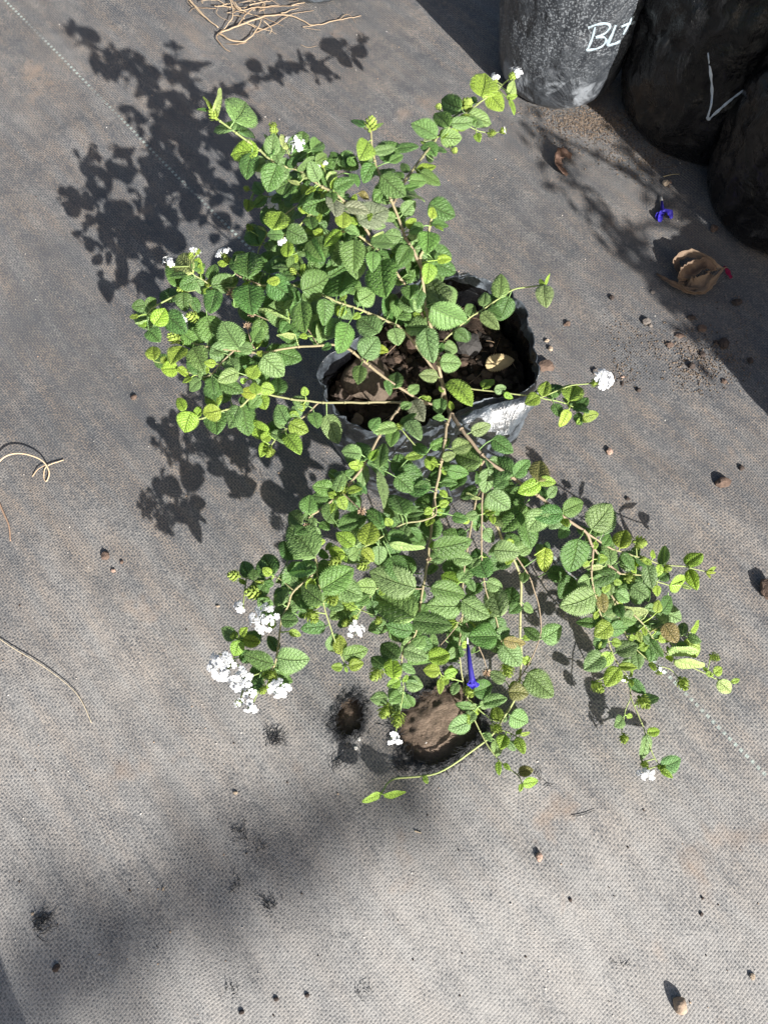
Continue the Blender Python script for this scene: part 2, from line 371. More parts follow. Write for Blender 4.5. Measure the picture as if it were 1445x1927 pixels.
soil = link('ground', grid_mesh('ground', X, Y, Z, np.ones((len(gy)-1, len(gx)-1), bool), M['soil'])); soil['kind'] = 'structure'

# frayed black strands round the holes and the worn tufts in the cloth
def strands(mb, cx, cy, ang0, n, L, spread, r=.00035, zlift=.004, wid=.004):
    for _ in range(n):
        a = ang0+random.gauss(0, spread); l = L*random.uniform(.4, 1.2); x, y = cx+random.gauss(0, wid), cy+random.gauss(0, wid)
        pts = []; z = random.uniform(.0006, .002); dz = random.uniform(0, zlift)
        for k in range(5):
            t = k/4; pts.append((x, y, float(matz(np.float64(x), np.float64(y)))+z+dz*math.sin(t*math.pi*.8)))
            a += random.gauss(0, .35); x += math.cos(a)*l/4; y += math.sin(a)*l/4
        g = random.uniform(.012, .04); mb.tube(pts, r*random.uniform(.7, 1.6), r*.5, 3, (g, g*1.05, g*1.15), cap=False)
mb = MB()
for P, n, L in ((HP[0], 4, .013), (HP[1], 3, .008)):
    c = P.mean(0)
    for i, q in enumerate(P):
        d = P[(i+1) % len(P)]-q; tang = math.atan2(d[1], d[0])
        qs = np.array([q[0]-c[0], q[1]-c[1]]); qs = qs/np.hypot(*qs)
        strands(mb, q[0]+qs[0]*.002, q[1]+qs[1]*.002, tang, n, L, .3, zlift=.0015, wid=.0016)
        strands(mb, q[0]+qs[0]*.007, q[1]+qs[1]*.007, tang, n//2, L*.9, .5, zlift=.0015, wid=.004)
fray = mb.build('frayed_edge', M['fibre'], cloth); fray['kind'] = 'stuff'
for (u, v, n, L, a) in ((515,1393,45,.014,.7), (72,1735,40,.017,.4), (632,1440,22,.012,1.0), (448,1572,14,.010,.6), (484,1596,12,.009,1.2), (440,1663,14,.009,.3),
                        (510,1702,22,.011,2.5), (436,1862,10,.008,1), (684,1866,10,.008,.6), (1160,1818,8,.007,.8), (1010,1470,12,.012,.6), (745,1445,36,.016,.2), (905,1405,36,.014,.8)):
    mb = MB(); p = gpt(u, v); strands(mb, p[0], p[1], a, n, L, .5, zlift=.0018, wid=.005)
    f = mb.build('frayed_tuft', M['fibre'], cloth); f['kind'] = 'stuff'

# ------------------------------------------------------------------ bags
def resample_angle(pts, c, n):
    A = sorted([(math.atan2(p.y-c.y, p.x-c.x), p) for p in pts], key=lambda t: t[0])
    ang = np.array([a for a, _ in A]); xs = [np.array([p[k] for _, p in A]) for k in range(3)]
    ang = np.concatenate([ang-2*math.pi, ang, ang+2*math.pi]); xs = [np.tile(x, 3) for x in xs]
    th = np.linspace(-math.pi, math.pi, n, endpoint=False)
    return th, np.stack([np.interp(th, ang, x) for x in xs], -1)
def bag_shell(rim, base_c, base_r, rows, wr, seed, soil_z, pinch=1.0, inner=.0016, flare=0.0, rimwave=.0):
    """rim: (n,3) loop; walls run from a creased base up to the rim, over it and down inside"""
    n = len(rim); th = np.linspace(-math.pi, math.pi, n, endpoint=False); V = []; FC = []
    bz = .0015
    base = np.stack([base_c[0]+base_r*np.cos(th), base_c[1]+base_r*np.sin(th), np.full(n, bz)], -1)
    rimc = rim.mean(0)
    loops = []
    for k in range(rows+1):
        t = k/rows; L = base*(1-t)+rim*t
        bul = 1+(.10*math.sin(math.pi*min(1, t*1.15))) - (1-pinch)*math.exp(-t*30)
        cc = L.mean(0); L[:, :2] = cc[:2]+(L[:, :2]-cc[:2])*bul
        for j in range(n):
            p = Vector(L[j]); a = th[j]
            q = Vector((math.cos(a)*2.2, math.sin(a)*2.2, p.z*9+seed))
            w = noise.noise(q)*1.0+.6*noise.noise(q*2.7)+.5*abs(noise.noise(Vector((math.cos(a)*5, math.sin(a)*5, p.z*22+seed*3))))
            cr = (1-abs(noise.noise(Vector((math.cos(a)*3.4+seed, math.sin(a)*3.4, p.z*13+seed)))))**7+.7*(1-abs(noise.noise(Vector((math.cos(a)*7+seed, math.sin(a)*7, p.z*17-seed)))))**7
            w -= cr*.9; amp = wr*(.35+.65*t)*min(1, t*5+.2)
            d = Vector((math.cos(a), math.sin(a), 0)); p += d*(w*amp)
            p.z += rimwave*t**3*(noise.noise(Vector((math.cos(a)*3, math.sin(a)*3, seed)))*2)
            L[j] = p
        loops.append(L)
    top = loops[-1]; cc = top.mean(0)
    def shrink(L, d, dz):
        o = L.copy(); v = o[:, :2]-cc[:2]; l = np.linalg.norm(v, axis=1, keepdims=True); o[:, :2] = cc[:2]+v*(1-d/l); o[:, 2] += dz; return o
    loops.append(shrink(top, inner*.5, inner*.6)); loops.append(shrink(top, inner, 0))
    for k in range(rows-1, -1, -1):
        if loops[k][:, 2].mean() < soil_z-.02: break
        o = loops[k].copy(); c2 = o.mean(0); v = o[:, :2]-c2[:2]; l = np.linalg.norm(v, axis=1, keepdims=True); o[:, :2] = c2[:2]+v*(1-inner/l); loops.append(o)
    for L in loops: V += [tuple(p) for p in L]
    for k in range(len(loops)-1):
        for j in range(n): FC.append((k*n+j, k*n+(j+1) % n, (k+1)*n+(j+1) % n, (k+1)*n+j))
    FC.append(tuple(range(n-1, -1, -1)))
    mb = MB(); mb.add(V, FC); return mb, loops[:rows+1]
def soil_disc(loops, z, seed, mb=None, bumps=.006, shrink=.004):
    L = min(loops, key=lambda l: abs(l[:, 2].mean()-z)); n = len(L); c = L.mean(0); mb = mb or MB(); V = []; FC = []; R = 14
    for r in range(R, 0, -1):
        for j in range(n):
            k = r/R; x = c[0]+(L[j][0]-c[0])*k*(1-shrink/.1*(r == R)); y = c[1]+(L[j][1]-c[1])*k*(1-shrink/.1*(r == R))
            V.append((x, y, z+bumps*(noise.noise(Vector((x*60, y*60, seed)))+.6*noise.noise(Vector((x*160, y*160, seed))))))
    V.append((c[0], c[1], z)); 
    for r in range(R-1):
        for j in range(n): FC.append((r*n+j, r*n+(j+1) % n, (r+1)*n+(j+1) % n, (r+1)*n+j))
    for j in range(n): FC.append(((R-1)*n+j, (R-1)*n+(j+1) % n, R*n))
    mb.add(V, FC); return mb, c
def chunk_verts(r, seed, squash=.7, sub=1):
    bm = bmesh.new(); bmesh.ops.create_icosphere(bm, subdivisions=sub+1 if sub else 1, radius=1); V = []; rr = random.Random(seed)
    sx, sy = rr.uniform(.75, 1.25), rr.uniform(.75, 1.25)
    for v in bm.verts:
        k = 1+.38*noise.noise(v.co*1.3+Vector((seed*3.7, seed*1.3, 0)))+.15*noise.noise(v.co*3.1+Vector((seed, 0, seed)))
        V.append(Vector((v.co.x*k*r*sx, v.co.y*k*r*sy, v.co.z*k*r*squash)))
    FC = [tuple(v.index for v in f.verts) for f in bm.faces]; bm.free(); return V, FC
def scatter_chunks(mb, spots, rlo, rhi, cols, sub=0):
    for i, p in enumerate(spots):
        V, FC = chunk_verts(random.uniform(rlo, rhi), random.random()*99, random.uniform(.5, .9), sub); a = random.uniform(0, 6.3); R = Matrix.Rotation(a, 3, 'Z')
        c = random.choice(cols); mb.add([R @ v+Vector(p) for v in V], FC, c)

# the plant's own bag: rim outline read from the photograph
RIM = [(595,706,.200),(604,684,.203),(618,664,.205),(664,636,.207),(726,566,.208),(793,513,.210),(851,505,.211),(888,519,.207),(925,523,.210),(959,538,.212),(988,575,.213),(1004,617,.213),(1021,688,.210),
       (1019,722,.204),(984,744,.199),(921,757,.200),(867,779,.198),(797,806,.196),(726,814,.195),(685,808,.197),(639,779,.198),(606,746,.199)]
rim3 = [at(u, v, z) for u, v, z in RIM]; rc = sum(rim3, Vector())/len(rim3)
th, rim = resample_angle(rim3, rc, 160)
BASE_C = (at(790, 970).x+.004, at(790, 970).y+.102)
bag = tag(empty('grow_bag', (BASE_C[0], BASE_C[1], 0)), 'crumpled open black plastic grow bag holding the flowering plant', 'grow bag')
mb, loops = bag_shell(rim, BASE_C, .098, 40, .0058, 3.1, .16, .94, rimwave=.002)
shell = mb.build('shell', M['bag'], bag); shell.data.materials.append(M['bagblack'])
mi = np.zeros(len(shell.data.polygons), dtype=np.int32); mi[45*160:-1] = 1; shell.data.polygons.foreach_set('material_index', mi)   # clean inside of the film
SOILZ = .158
mb, sc_ = soil_disc(loops, SOILZ, 5.0); so = mb.build('potting_soil', M['potsoil'], bag)
def in_rim(k):
    a = random.uniform(-math.pi, math.pi); j = int((a+math.pi)/(2*math.pi)*160) % 160; L = min(loops, key=lambda l: abs(l[:, 2].mean()-SOILZ)); r = math.sqrt(random.random())*k
    return Vector((sc_[0]+(L[j][0]-sc_[0])*r, sc_[1]+(L[j][1]-sc_[1])*r, SOILZ))
mb = MB(); scatter_chunks(mb, [in_rim(.93)+Vector((0,0,random.uniform(-.002,.004))) for _ in range(420)], .0022, .0085, [(.018,.013,.010),(.030,.021,.016),(.012,.010,.008),(.05,.035,.026),(.026,.018,.013),(.09,.062,.045)])
for _ in range(70):                                          # rootlets and straw in the soil
    p = in_rim(.85); a = random.uniform(0, 6.3); l = random.uniform(.008, .028); q = p+Vector((math.cos(a)*l, math.sin(a)*l, 0))
    m_ = (p+q)/2+Vector((0,0,random.uniform(.003,.008))); mb.tube(catmull([p+Vector((0,0,.005)), m_, q+Vector((0,0,.005))], 3), .0005, .0003, 3, random.choice([(.22,.15,.09),(.1,.065,.04),(.3,.22,.14)]))
cl = mb.build('soil_crumbs', M['stone'], bag, smooth=False); cl['kind'] = 'stuff'
# folded-over flap of the rim on the front
mb = MB(); rows = []
top = [(862,781,.1985),(900,768,.201),(940,756,.2025),(984,746,.2015),(1010,733,.203)]
bot = [(872,800,.190),(905,822,.178),(944,830,.168),(968,800,.176),(1002,755,.192)]
T_, B_ = catmull([at(*p) for p in top], 5), catmull([at(*p) for p in bot], 5)
V = []
for k in range(7):
    for i in range(len(T_)):
        t = k/6; p = T_[i].lerp(B_[i], t); out = (p-Vector((rc.x, rc.y, p.z))).normalized(); p = p+out*(.004*math.sin(math.pi*t)+.002)+Vector((0,0,.003*(1-t)))+out*.002*noise.noise(p*90); V.append(p)
n = len(T_); mb.add(V, [(k*n+i, k*n+i+1, (k+1)*n+i+1, (k+1)*n+i) for k in range(6) for i in range(n-1)])
fl = mb.build('folded_flap', M['bag'], bag); sm = fl.modifiers.new('thickness', 'SOLIDIFY'); sm.thickness = .0012

def round_rim(cx, cy, r, z, n=144, e=1.0, ph=0):
    th = np.linspace(-math.pi, math.pi, n, endpoint=False)
    return np.stack([cx+r*np.cos(th)*(1+.05*np.cos(2*th+ph)), cy+r*e*np.sin(th), np.full(n, z)], -1)
def other_bag(cx, cy, r, h, label, mat, seed, lean=(0,0), pinch=.86, wr=.007, br=None):
    root = tag(empty('grow_bag', (cx, cy, 0)), label, 'grow bag', None)
    mb, lp = bag_shell(round_rim(cx+lean[0], cy+lean[1], r, h, ph=seed), (cx, cy), br or r*.93, 56, wr, seed, h-.05, pinch, rimwave=.003)
    sh = mb.build('shell', mat, root); bv = BVHTree.FromPolygons(mb.v, mb.f)
    mb, _ = soil_disc(lp, h-.035, seed); mb.build('potting_soil', M['potsoil'], root)
    return root, bv
pA = at(1062, 213); bagA, bvA = other_bag(pA.x-.008, pA.y+.092, .112, .34, 'grey water-spotted grow bag with white handwritten letters', M['bagspot'], 11.3, (.012, .01), .86, .004, .098)
pB = at(1262, 306); bagB, bvB = other_bag(pB.x+.075, pB.y+.125, .165, .40, 'wide glossy black grow bag marked with a white tick', M['bagblack'], 4.7, (.02, .02), .9, .014, .15)
pC = at(1385, 478); bagC, bvC = other_bag(pC.x+.092, pC.y+.105, .145, .36, 'unmarked black grow bag standing in front of the ticked bag', M['bagblack'], 8.9, (.02, .0), .9, .014, .13)
pD = at(590, 20); bagD, bvD = other_bag(pD.x, pD.y+.108, .11, .32, 'black grow bag standing behind the bundle of dry roots', M['bag'], 15.2, (0, .01), .9, .006)
pE = at(1742, 930); bagE, bvE = other_bag(pE.x, pE.y, .10, .23, 'black grow bag standing to the right of the flowering plant', M['bagblack'], 21.4, (0, 0), .9, .008)

def strokes(root, bv, name, lines, wpx, col):
    for pts in lines:
        L = catmull([Vector((u, v, 0)) for u, v in pts], 7); mb = MB(); V = []; W = []
        for q in L:
            d = ray(q.x, q.y).normalized(); hit, nrm, _, _ = bv.ray_cast(CAM, d)
            if hit is None: continue
            if nrm.dot(d) > 0: nrm = -nrm
            V.append((hit, nrm))
        if len(V) < 3: continue
        P = []
        for i, (h, nr) in enumerate(V):
            t = (V[min(i+1, len(V)-1)][0]-V[max(i-1, 0)][0]).normalized(); s = t.cross(nr).normalized(); w = wpx*(.75+.5*noise.noise(h*120))*.5*(h-CAM).length/F
            P += [h+nr*.0006+s*w, h+nr*.0016, h+nr*.0006-s*w]
        m = len(V); mb.add(P, [(i*3+k, i*3+k+1, i*3+k+4, i*3+k+3) for i in range(m-1) for k in range(2)], col); mb.build(name, M['paint'], root)
W_ = (.30, .37, .42)
strokes(bagA, bvA, 'painted_letter', [[(1119,50),(1114,70),(1105,93)], [(1106,52),(1122,46),(1140,44),(1147,50),(1138,62),(1120,70)], [(1120,70),(1136,70),(1139,78),(1128,89),(1106,94),(1103,90)]], 4.8, W_)
strokes(bagA, bvA, 'painted_letter', [[(1158,46),(1151,64),(1143,83),(1152,83),(1165,78)]], 6, W_)
strokes(bagA, bvA, 'painted_letter', [[(1192,28),(1184,42),(1172,64)], [(1168,50),(1180,45),(1193,42)]], 6, W_)
strokes(bagB, bvB, 'painted_tick', [[(1332,99),(1335,125),(1339,165),(1338,195),(1331,224),(1345,213),(1380,183),(1432,146)]], 5, (.5,.56,.62))

# ------------------------------------------------------------------ the plant
BR = []          # branch records: dict(obj, samples[(u,v,P)])
plant = tag(empty('lantana_plant', (at(838,745,.158).x, at(838,745,.158).y, .158)), 'sprawling green shrub with quilted leaves and white flower clusters growing in the open bag', 'plant')
TAN, GRN, OLIVE = (.25, .195, .135), (.27, .34, .12), (.29, .27, .14)
def branch(r0, r1, *segs, c0=TAN, c1=TAN):
    pts = []
    for reg, L in segs:
        for (x, y, z) in L: pts.append(at(*rp(reg, x, y), z))
    S = catmull(pts, 7)
    for i, p in enumerate(S): S[i] = p+Vector((noise.noise(p*60+Vector((3,0,0))), noise.noise(p*60+Vector((0,9,0))), noise.noise(p*60)))*.0009
    mb = MB(); mb.tube(S, r0*.68, r1*.74, 6, c0, c1)
    for i in range(6, len(S)-2, 7):                          # swollen nodes
        k = i/len(S); r = (r0+(r1-r0)*k)*.7; t = (S[i+1]-S[i-1]).normalized()*.0016
        mb.tube([S[i]-t, S[i]-t*.4, S[i]+t*.4, S[i]+t], r*1.02, r*1.02, 6, tuple(c0[j]+(c1[j]-c0[j])*k for j in range(3)))
        mb.tube([S[i]-t*.5, S[i]+t*.5], r*1.35, r*1.35, 6, tuple(c0[j]+(c1[j]-c0[j])*k for j in range(3)))
    o = mb.build('branch', M['stem'], plant); BR.append(dict(o=o, S=[(*pix(p), p) for p in S])); return o
branch(.0034, .0018, ('P', [(838,748,.150)]), ('4', [(672,665,.180),(655,580,.205),(635,480,.225),(610,350,.25),(580,230,.275),(560,60,.30)]), ('2', [(660,1140,.308),(690,1080,.316),(720,945,.33),(740,885,.336)]), c1=OLIVE)
branch(.0026, .0014, ('4', [(560,60,.30)]), ('2', [(610,1090,.315),(570,1020,.32),(550,960,.325),(480,780,.34),(420,650,.35),(390,560,.355),(372,440,.362),(370,370,.365)]), c1=OLIVE)
branch(.0024, .0012, ('2', [(500,830,.335),(540,750,.325),(580,680,.315),(690,530,.29),(760,440,.27),(840,370,.255),(940,290,.24),(1010,230,.23),(1120,150,.22),(1205,75,.215)]), c1=GRN)
branch(.0009, .0008, ('2', [(840,370,.254),(900,355,.252),(1000,395,.24),(1085,410,.235)]), c0=GRN, c1=GRN)
branch(.0024, .0016, ('4', [(610,350,.25),(580,300,.257),(530,200,.28),(455,90,.298)]), ('2', [(430,1120,.31),(370,1070,.32),(250,980,.333),(200,965,.337)]), c1=OLIVE)
branch(.0022, .0013, ('2', [(400,1090,.315),(330,960,.335),(240,840,.35),(150,760,.36)]), ('1', [(1380,900,.363),(1240,800,.37),(1120,770,.375),(1040,720,.38),(960,650,.385),(880,590,.39),(800,530,.395),(690,450,.40),(655,410,.402)]), c1=GRN)
branch(.0016, .0011, ('1', [(1240,800,.37),(1180,700,.374),(1130,610,.376),(1070,530,.377)]), c0=OLIVE, c1=GRN)
branch(.0016, .0011, ('2', [(240,840,.35),(150,790,.358),(120,690,.365)]), c0=OLIVE, c1=GRN)
branch(.0018, .0011, ('2', [(250,980,.333),(120,1010,.325),(60,1060,.318)]), ('1', [(1330,1100,.318),(1230,1180,.32),(1140,1235,.325),(1060,1195,.33)]), c0=OLIVE, c1=GRN)
branch(.0016, .0009, ('1', [(1330,1100,.30),(1280,1000,.26),(1130,960,.225),(1020,975,.215),(900,925,.21)]), c0=OLIVE, c1=GRN)
branch(.0014, .0009, ('1', [(1280,1000,.26),(1120,1120,.22),(980,1300,.20),(960,1360,.2)]), c0=OLIVE, c1=GRN)
branch(.0024, .0012, ('4', [(655,580,.205),(560,440,.228),(470,335,.246),(430,310,.252),(300,255,.266),(190,215,.275)]), ('3', [(1300,350,.279),(1140,300,.28),(940,300,.27),(600,325,.26),(430,345,.255),(240,440,.25),(200,490,.247)]), c1=GRN)
branch(.0012, .0009, ('3', [(640,320,.262),(560,270,.268),(490,215,.274),(500,115,.278)]), c0=OLIVE, c1=GRN)
branch(.0012, .0009, ('3', [(940,300,.27),(780,230,.272),(740,160,.272),(700,120,.275)]), c0=TAN, c1=TAN)
branch(.0014, .0009, ('3', [(1300,350,.279),(1200,250,.29),(1130,180,.295),(1110,110,.298)]), c0=TAN, c1=GRN)
branch(.0026, .0012, ('4', [(660,600,.195),(640,676,.198),(560,660,.204),(430,580,.222),(310,490,.237),(245,435,.245)]), ('3', [(1430,690,.248),(1310,690,.25),(1150,700,.25),(920,735,.25),(760,720,.246),(560,690,.24),(440,660,.236),(370,640,.235)]), c1=OLIVE)
branch(.0014, .0009, ('3', [(760,720,.246),(680,800,.24),(600,880,.235),(530,880,.232),(460,860,.23),(330,810,.227),(240,790,.225)]), c0=TAN, c1=GRN)
branch(.0010, .0009, ('3', [(1310,690,.25),(1210,560,.256),(1100,520,.257),(1000,530,.255),(900,490,.255)]), c0=TAN, c1=TAN)
branch(.0010, .0008, ('3', [(920,735,.25),(880,690,.252),(845,580,.256)]), c0=TAN, c1=TAN)
branch(.0022, .0011, ('4', [(640,676,.198),(520,672,.204),(450,668,.208),(300,668,.214),(200,668,.217)]), ('3', [(1310,1055,.22),(1100,1030,.225),(920,1000,.226),(800,1085,.22),(690,1110,.216),(540,1165,.211),(490,1130,.211),(440,1110,.212)]), c1=GRN)
branch(.0014, .0009, ('3', [(1310,1055,.22),(1210,1150,.215),(1080,1240,.21),(1010,1320,.206),(985,1370,.203)]), c0=TAN, c1=GRN)
branch(.0010, .0008, ('3', [(940,1005,.226),(890,960,.23),(870,900,.232)]), c0=OLIVE, c1=GRN)
branch(.0015, .0011, ('4', [(635,480,.225),(660,390,.226),(770,290,.233),(820,260,.237),(900,205,.242),(980,155,.246),(1090,140,.25)]), c0=OLIVE, c1=GRN)
branch(.0015, .0009, ('4', [(655,580,.20),(700,598,.202),(800,608,.208),(930,622,.214),(1030,635,.217),(1095,645,.217),(1230,595,.22),(1330,582,.221)]), c0=OLIVE, c1=GRN)
branch(.0011, .0008, ('4', [(1095,645,.217),(1220,675,.212),(1265,705,.208),(1295,740,.206)]), c0=GRN, c1=GRN)
branch(.0034, .0018, ('4', [(665,630,.188),(680,690,.199),(700,730,.208),(750,800,.216),(850,920,.212),(990,1020,.202),(1100,1100,.19)]), ('7', [(450,345,.176),(560,420,.16),(600,500,.145),(680,590,.12),(740,640,.108)]), c1=TAN)
branch(.0018, .0009, ('7', [(560,420,.16),(680,500,.132),(800,540,.104),(880,565,.088),(960,590,.073),(1070,600,.06),(1190,630,.052)]), c0=TAN, c1=GRN)
branch(.0014, .0009, ('7', [(740,640,.108),(870,650,.083),(940,680,.07),(1000,700,.062)]), c0=OLIVE, c1=GRN)
branch(.0018, .0009, ('7', [(600,500,.145),(590,640,.125),(600,720,.115),(620,800,.103),(650,880,.09),(690,1030,.074),(730,1110,.065),(790,1190,.058),(800,1290,.052),(860,1440,.047),(910,1580,.042),(950,1650,.038)]), c0=TAN, c1=GRN)
branch(.0009, .0008, ('7', [(800,1280,.052),(765,1360,.05),(750,1470,.047)]), c0=GRN, c1=GRN)
branch(.0018, .0009, ('7', [(680,590,.12),(700,760,.10),(830,870,.078),(880,930,.068),(980,1060,.054),(1100,1120,.047),(1250,1190,.037),(1330,1205,.033)]), c0=TAN, c1=GRN)
branch(.0011, .0008, ('7', [(700,760,.10),(770,960,.072),(830,1040,.062),(920,1110,.052),(1000,1140,.047),(1060,1205,.042)]), c0=OLIVE, c1=GRN)
branch(.0010, .0008, ('7', [(980,1060,.054),(1060,960,.052),(1120,940,.05)]), c0=GRN, c1=GRN)
branch(.0030, .0014, ('4', [(672,665,.185),(688,715,.205),(675,775,.214),(665,850,.213),(650,950,.207),(620,1100,.195)]), ('6', [(660,20,.176),(640,180,.17),(615,340,.162),(600,430,.158),(570,600,.152),(500,700,.147),(480,860,.142)]), c1=OLIVE)
branch(.0010, .0008, ('6', [(480,860,.142),(440,970,.135),(395,1050,.13)]), c0=GRN, c1=GRN)
branch(.0010, .0008, ('6', [(480,840,.142),(500,930,.137),(478,1060,.13)]), c0=GRN, c1=GRN)
branch(.0026, .0013, ('4', [(600,668,.195),(480,680,.212),(440,720,.220),(360,840,.222),(300,950,.220),(230,1040,.216)]), ('5', [(870,290,.214),(760,380,.21),(690,440,.206),(700,600,.2),(740,760,.195),(600,900,.186),(560,990,.181),(515,1080,.176),(490,1290,.166),(460,1400,.161),(400,1480,.157)]), c1=OLIVE)
branch(.0011, .0009, ('5', [(600,900,.186),(480,810,.182),(400,835,.178),(300,825,.175),(225,805,.172)]), c0=OLIVE, c1=GRN)
branch(.0010, .0008, ('5', [(515,1080,.176),(470,1050,.175),(420,1060,.175)]), c0=GRN, c1=GRN)
branch(.0011, .0009, ('5', [(460,1400,.161),(300,1450,.155),(200,1340,.153),(110,1310,.152)]), c0=GRN, c1=GRN)
branch(.0010, .0008, ('5', [(200,1340,.153),(235,1230,.157),(215,1190,.16)]), c0=GRN, c1=GRN)
branch(.0010, .0008, ('5', [(460,1390,.161),(480,1450,.158),(490,1500,.156)]), c0=GRN, c1=GRN)
branch(.0016, .0010, ('4', [(650,950,.207),(610,930,.206),(540,870,.212),(470,790,.218)]), c0=TAN, c1=GRN)
branch(.0016, .0010, ('4', [(620,1100,.195)]), ('5', [(1500,420,.195),(1300,470,.198),(1200,530,.2),(1060,610,.2),(940,680,.196)]), c0=TAN, c1=GRN)
branch(.0014, .0010, ('5', [(740,760,.195),(760,880,.19),(790,1000,.186),(850,1200,.172),(920,1370,.162)]), c0=OLIVE, c1=GRN)
branch(.0012, .0009, ('6', [(615,340,.162),(440,330,.165),(340,340,.166),(290,410,.166),(220,500,.165),(180,540,.165)]), c0=TAN, c1=GRN)
branch(.0024, .0015, ('4', [(850,920,.212),(828,965,.2),(838,1050,.185)]), ('6', [(1060,0,.150),(1160,190,.112),(1190,290,.096),(1190,600,.062),(1195,760,.047),(1170,960,.032),(1100,1090,.025),(980,1240,.02),(700,1425,.014),(440,1465,.022),(370,1545,.030)]), c0=TAN, c1=(.36,.44,.16))
branch(.0013, .0009, ('6', [(1100,70,.135),(1210,210,.106),(1260,310,.092),(1305,480,.072),(1300,640,.057),(1210,830,.042),(1110,940,.036)]), c0=TAN, c1=TAN)
branch(.0018, .0009, ('4', [(838,1050,.185),(800,1150,.165)]), ('6', [(850,300,.135),(850,480,.112),(830,680,.082),(850,890,.053),(880,990,.046),(905,1070,.041),(960,1200,.031),(1060,1350,.027),(1170,1440,.032),(1200,1490,.034)]), c0=TAN, c1=GRN)
branch(.0009, .0007, ('6', [(850,500,.11),(790,590,.10),(710,680,.09)]))
branch(.0009, .0007, ('6', [(870,540,.11),(960,720,.08),(1000,830,.06)]))
branch(.0016, .0009, ('4', [(838,1050,.185)]), ('6', [(960,100,.15),(980,320,.13),(1050,530,.11),(1090,700,.09),(1112,790,.08)]), c0=TAN, c1=OLIVE)
branch(.0012, .0009, ('6', [(880,990,.046),(1000,1100,.042),(1050,1160,.041),(1150,1200,.041),(1200,1240,.041)]), c0=GRN, c1=GRN)
branch(.0011, .0009, ('6', [(850,890,.053),(790,870,.065),(720,850,.075)]), c0=GRN, c1=GRN)

def nearest(u, v, lo=None, hi=None):
    best = (1e9, None, None)
    for b in BR:
        for (a, c, p) in b['S']:
            d = (a-u)**2+(c-v)**2
            if d < best[0]: best = (d, b, p)
    return math.sqrt(best[0]), best[1], best[2]

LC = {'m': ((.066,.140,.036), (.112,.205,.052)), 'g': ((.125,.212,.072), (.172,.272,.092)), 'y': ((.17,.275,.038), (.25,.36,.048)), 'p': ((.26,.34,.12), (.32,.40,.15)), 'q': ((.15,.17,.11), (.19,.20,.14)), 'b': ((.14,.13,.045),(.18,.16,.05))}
NR, NCOL = 36, 9
def leaf_geom(mb, A, B, T, n, wr, col, curl, fold, rr):
    """A petiole start on the branch, B blade base, T tip; serrated, quilted blade"""
    ax = T-B; L = ax.length
    if L < 1e-5: return
    ax = ax/L; n = (n-ax*n.dot(ax)).normalized(); sd = ax.cross(n).normalized()
    V = []; FC = []; UV = []; W = L*wr; nvs = rr.uniform(.72, 1.12)
    asym = rr.uniform(-.06, .06); bend = rr.uniform(-.07, .07); tw = rr.uniform(-.35, .35); wav = rr.uniform(0, 6.3)
    for i in range(NR+1):
        t = i/NR; w = (max(t, 1e-4)**.46)*(max(1-t, 0)**.74)/.449
        w = max(w, .012)
        for j in range(NCOL):
            s = -1+2*j/(NCOL-1); ww = w*(1+asym*s)
            if abs(s) > .99 and 1 < i < NR-1: ww *= 1+(.115 if i % 2 else -.09)
            x = s*ww*W*.5*(.94 if fold > .6 else 1); sa = abs(s)
            ph = 8.0*(t*nvs-.26*sa); q = abs(math.sin(math.pi*(ph)))
            h = (.050*q*(1-sa**3)*w-.02*max(0, 1-sa*5))*L
            h += fold*abs(x)*.55-curl*L*(t*t)*.9+.5*tw*x*t-sa**4*.05*W*(1+.6*math.sin(9*t+wav+s))
            V.append(B+ax*(t*L*(1-.06*curl))+sd*(x+bend*L*math.sin(math.pi*t)*.6)+n*h); UV.append((j/(NCOL-1), t*nvs))
    for i in range(NR):
        for j in range(NCOL-1): FC.append((i*NCOL+j, i*NCOL+j+1, (i+1)*NCOL+j+1, (i+1)*NCOL+j))
    mb.add(V, FC, col, UV)
    if A is not None and (A-B).length > .001:
        m_ = (A+B)/2+n*(A-B).length*.12; o = len(mb.v)
        mb.tube(catmull([A, m_, B+ax*L*.04], 3), .0008, .0006, 4, tuple(min(1, c*1.5+.04) for c in col), cap=False)
LEAVES = []
def leaf(reg, bx, by, tx, ty, wr=.8, k='m', dz=0.0):
    LEAVES.append((*rp(reg, bx, by), *rp(reg, tx, ty), wr, k, dz))
def leaves(reg, rows):
    for r in rows: leaf(reg, *r)
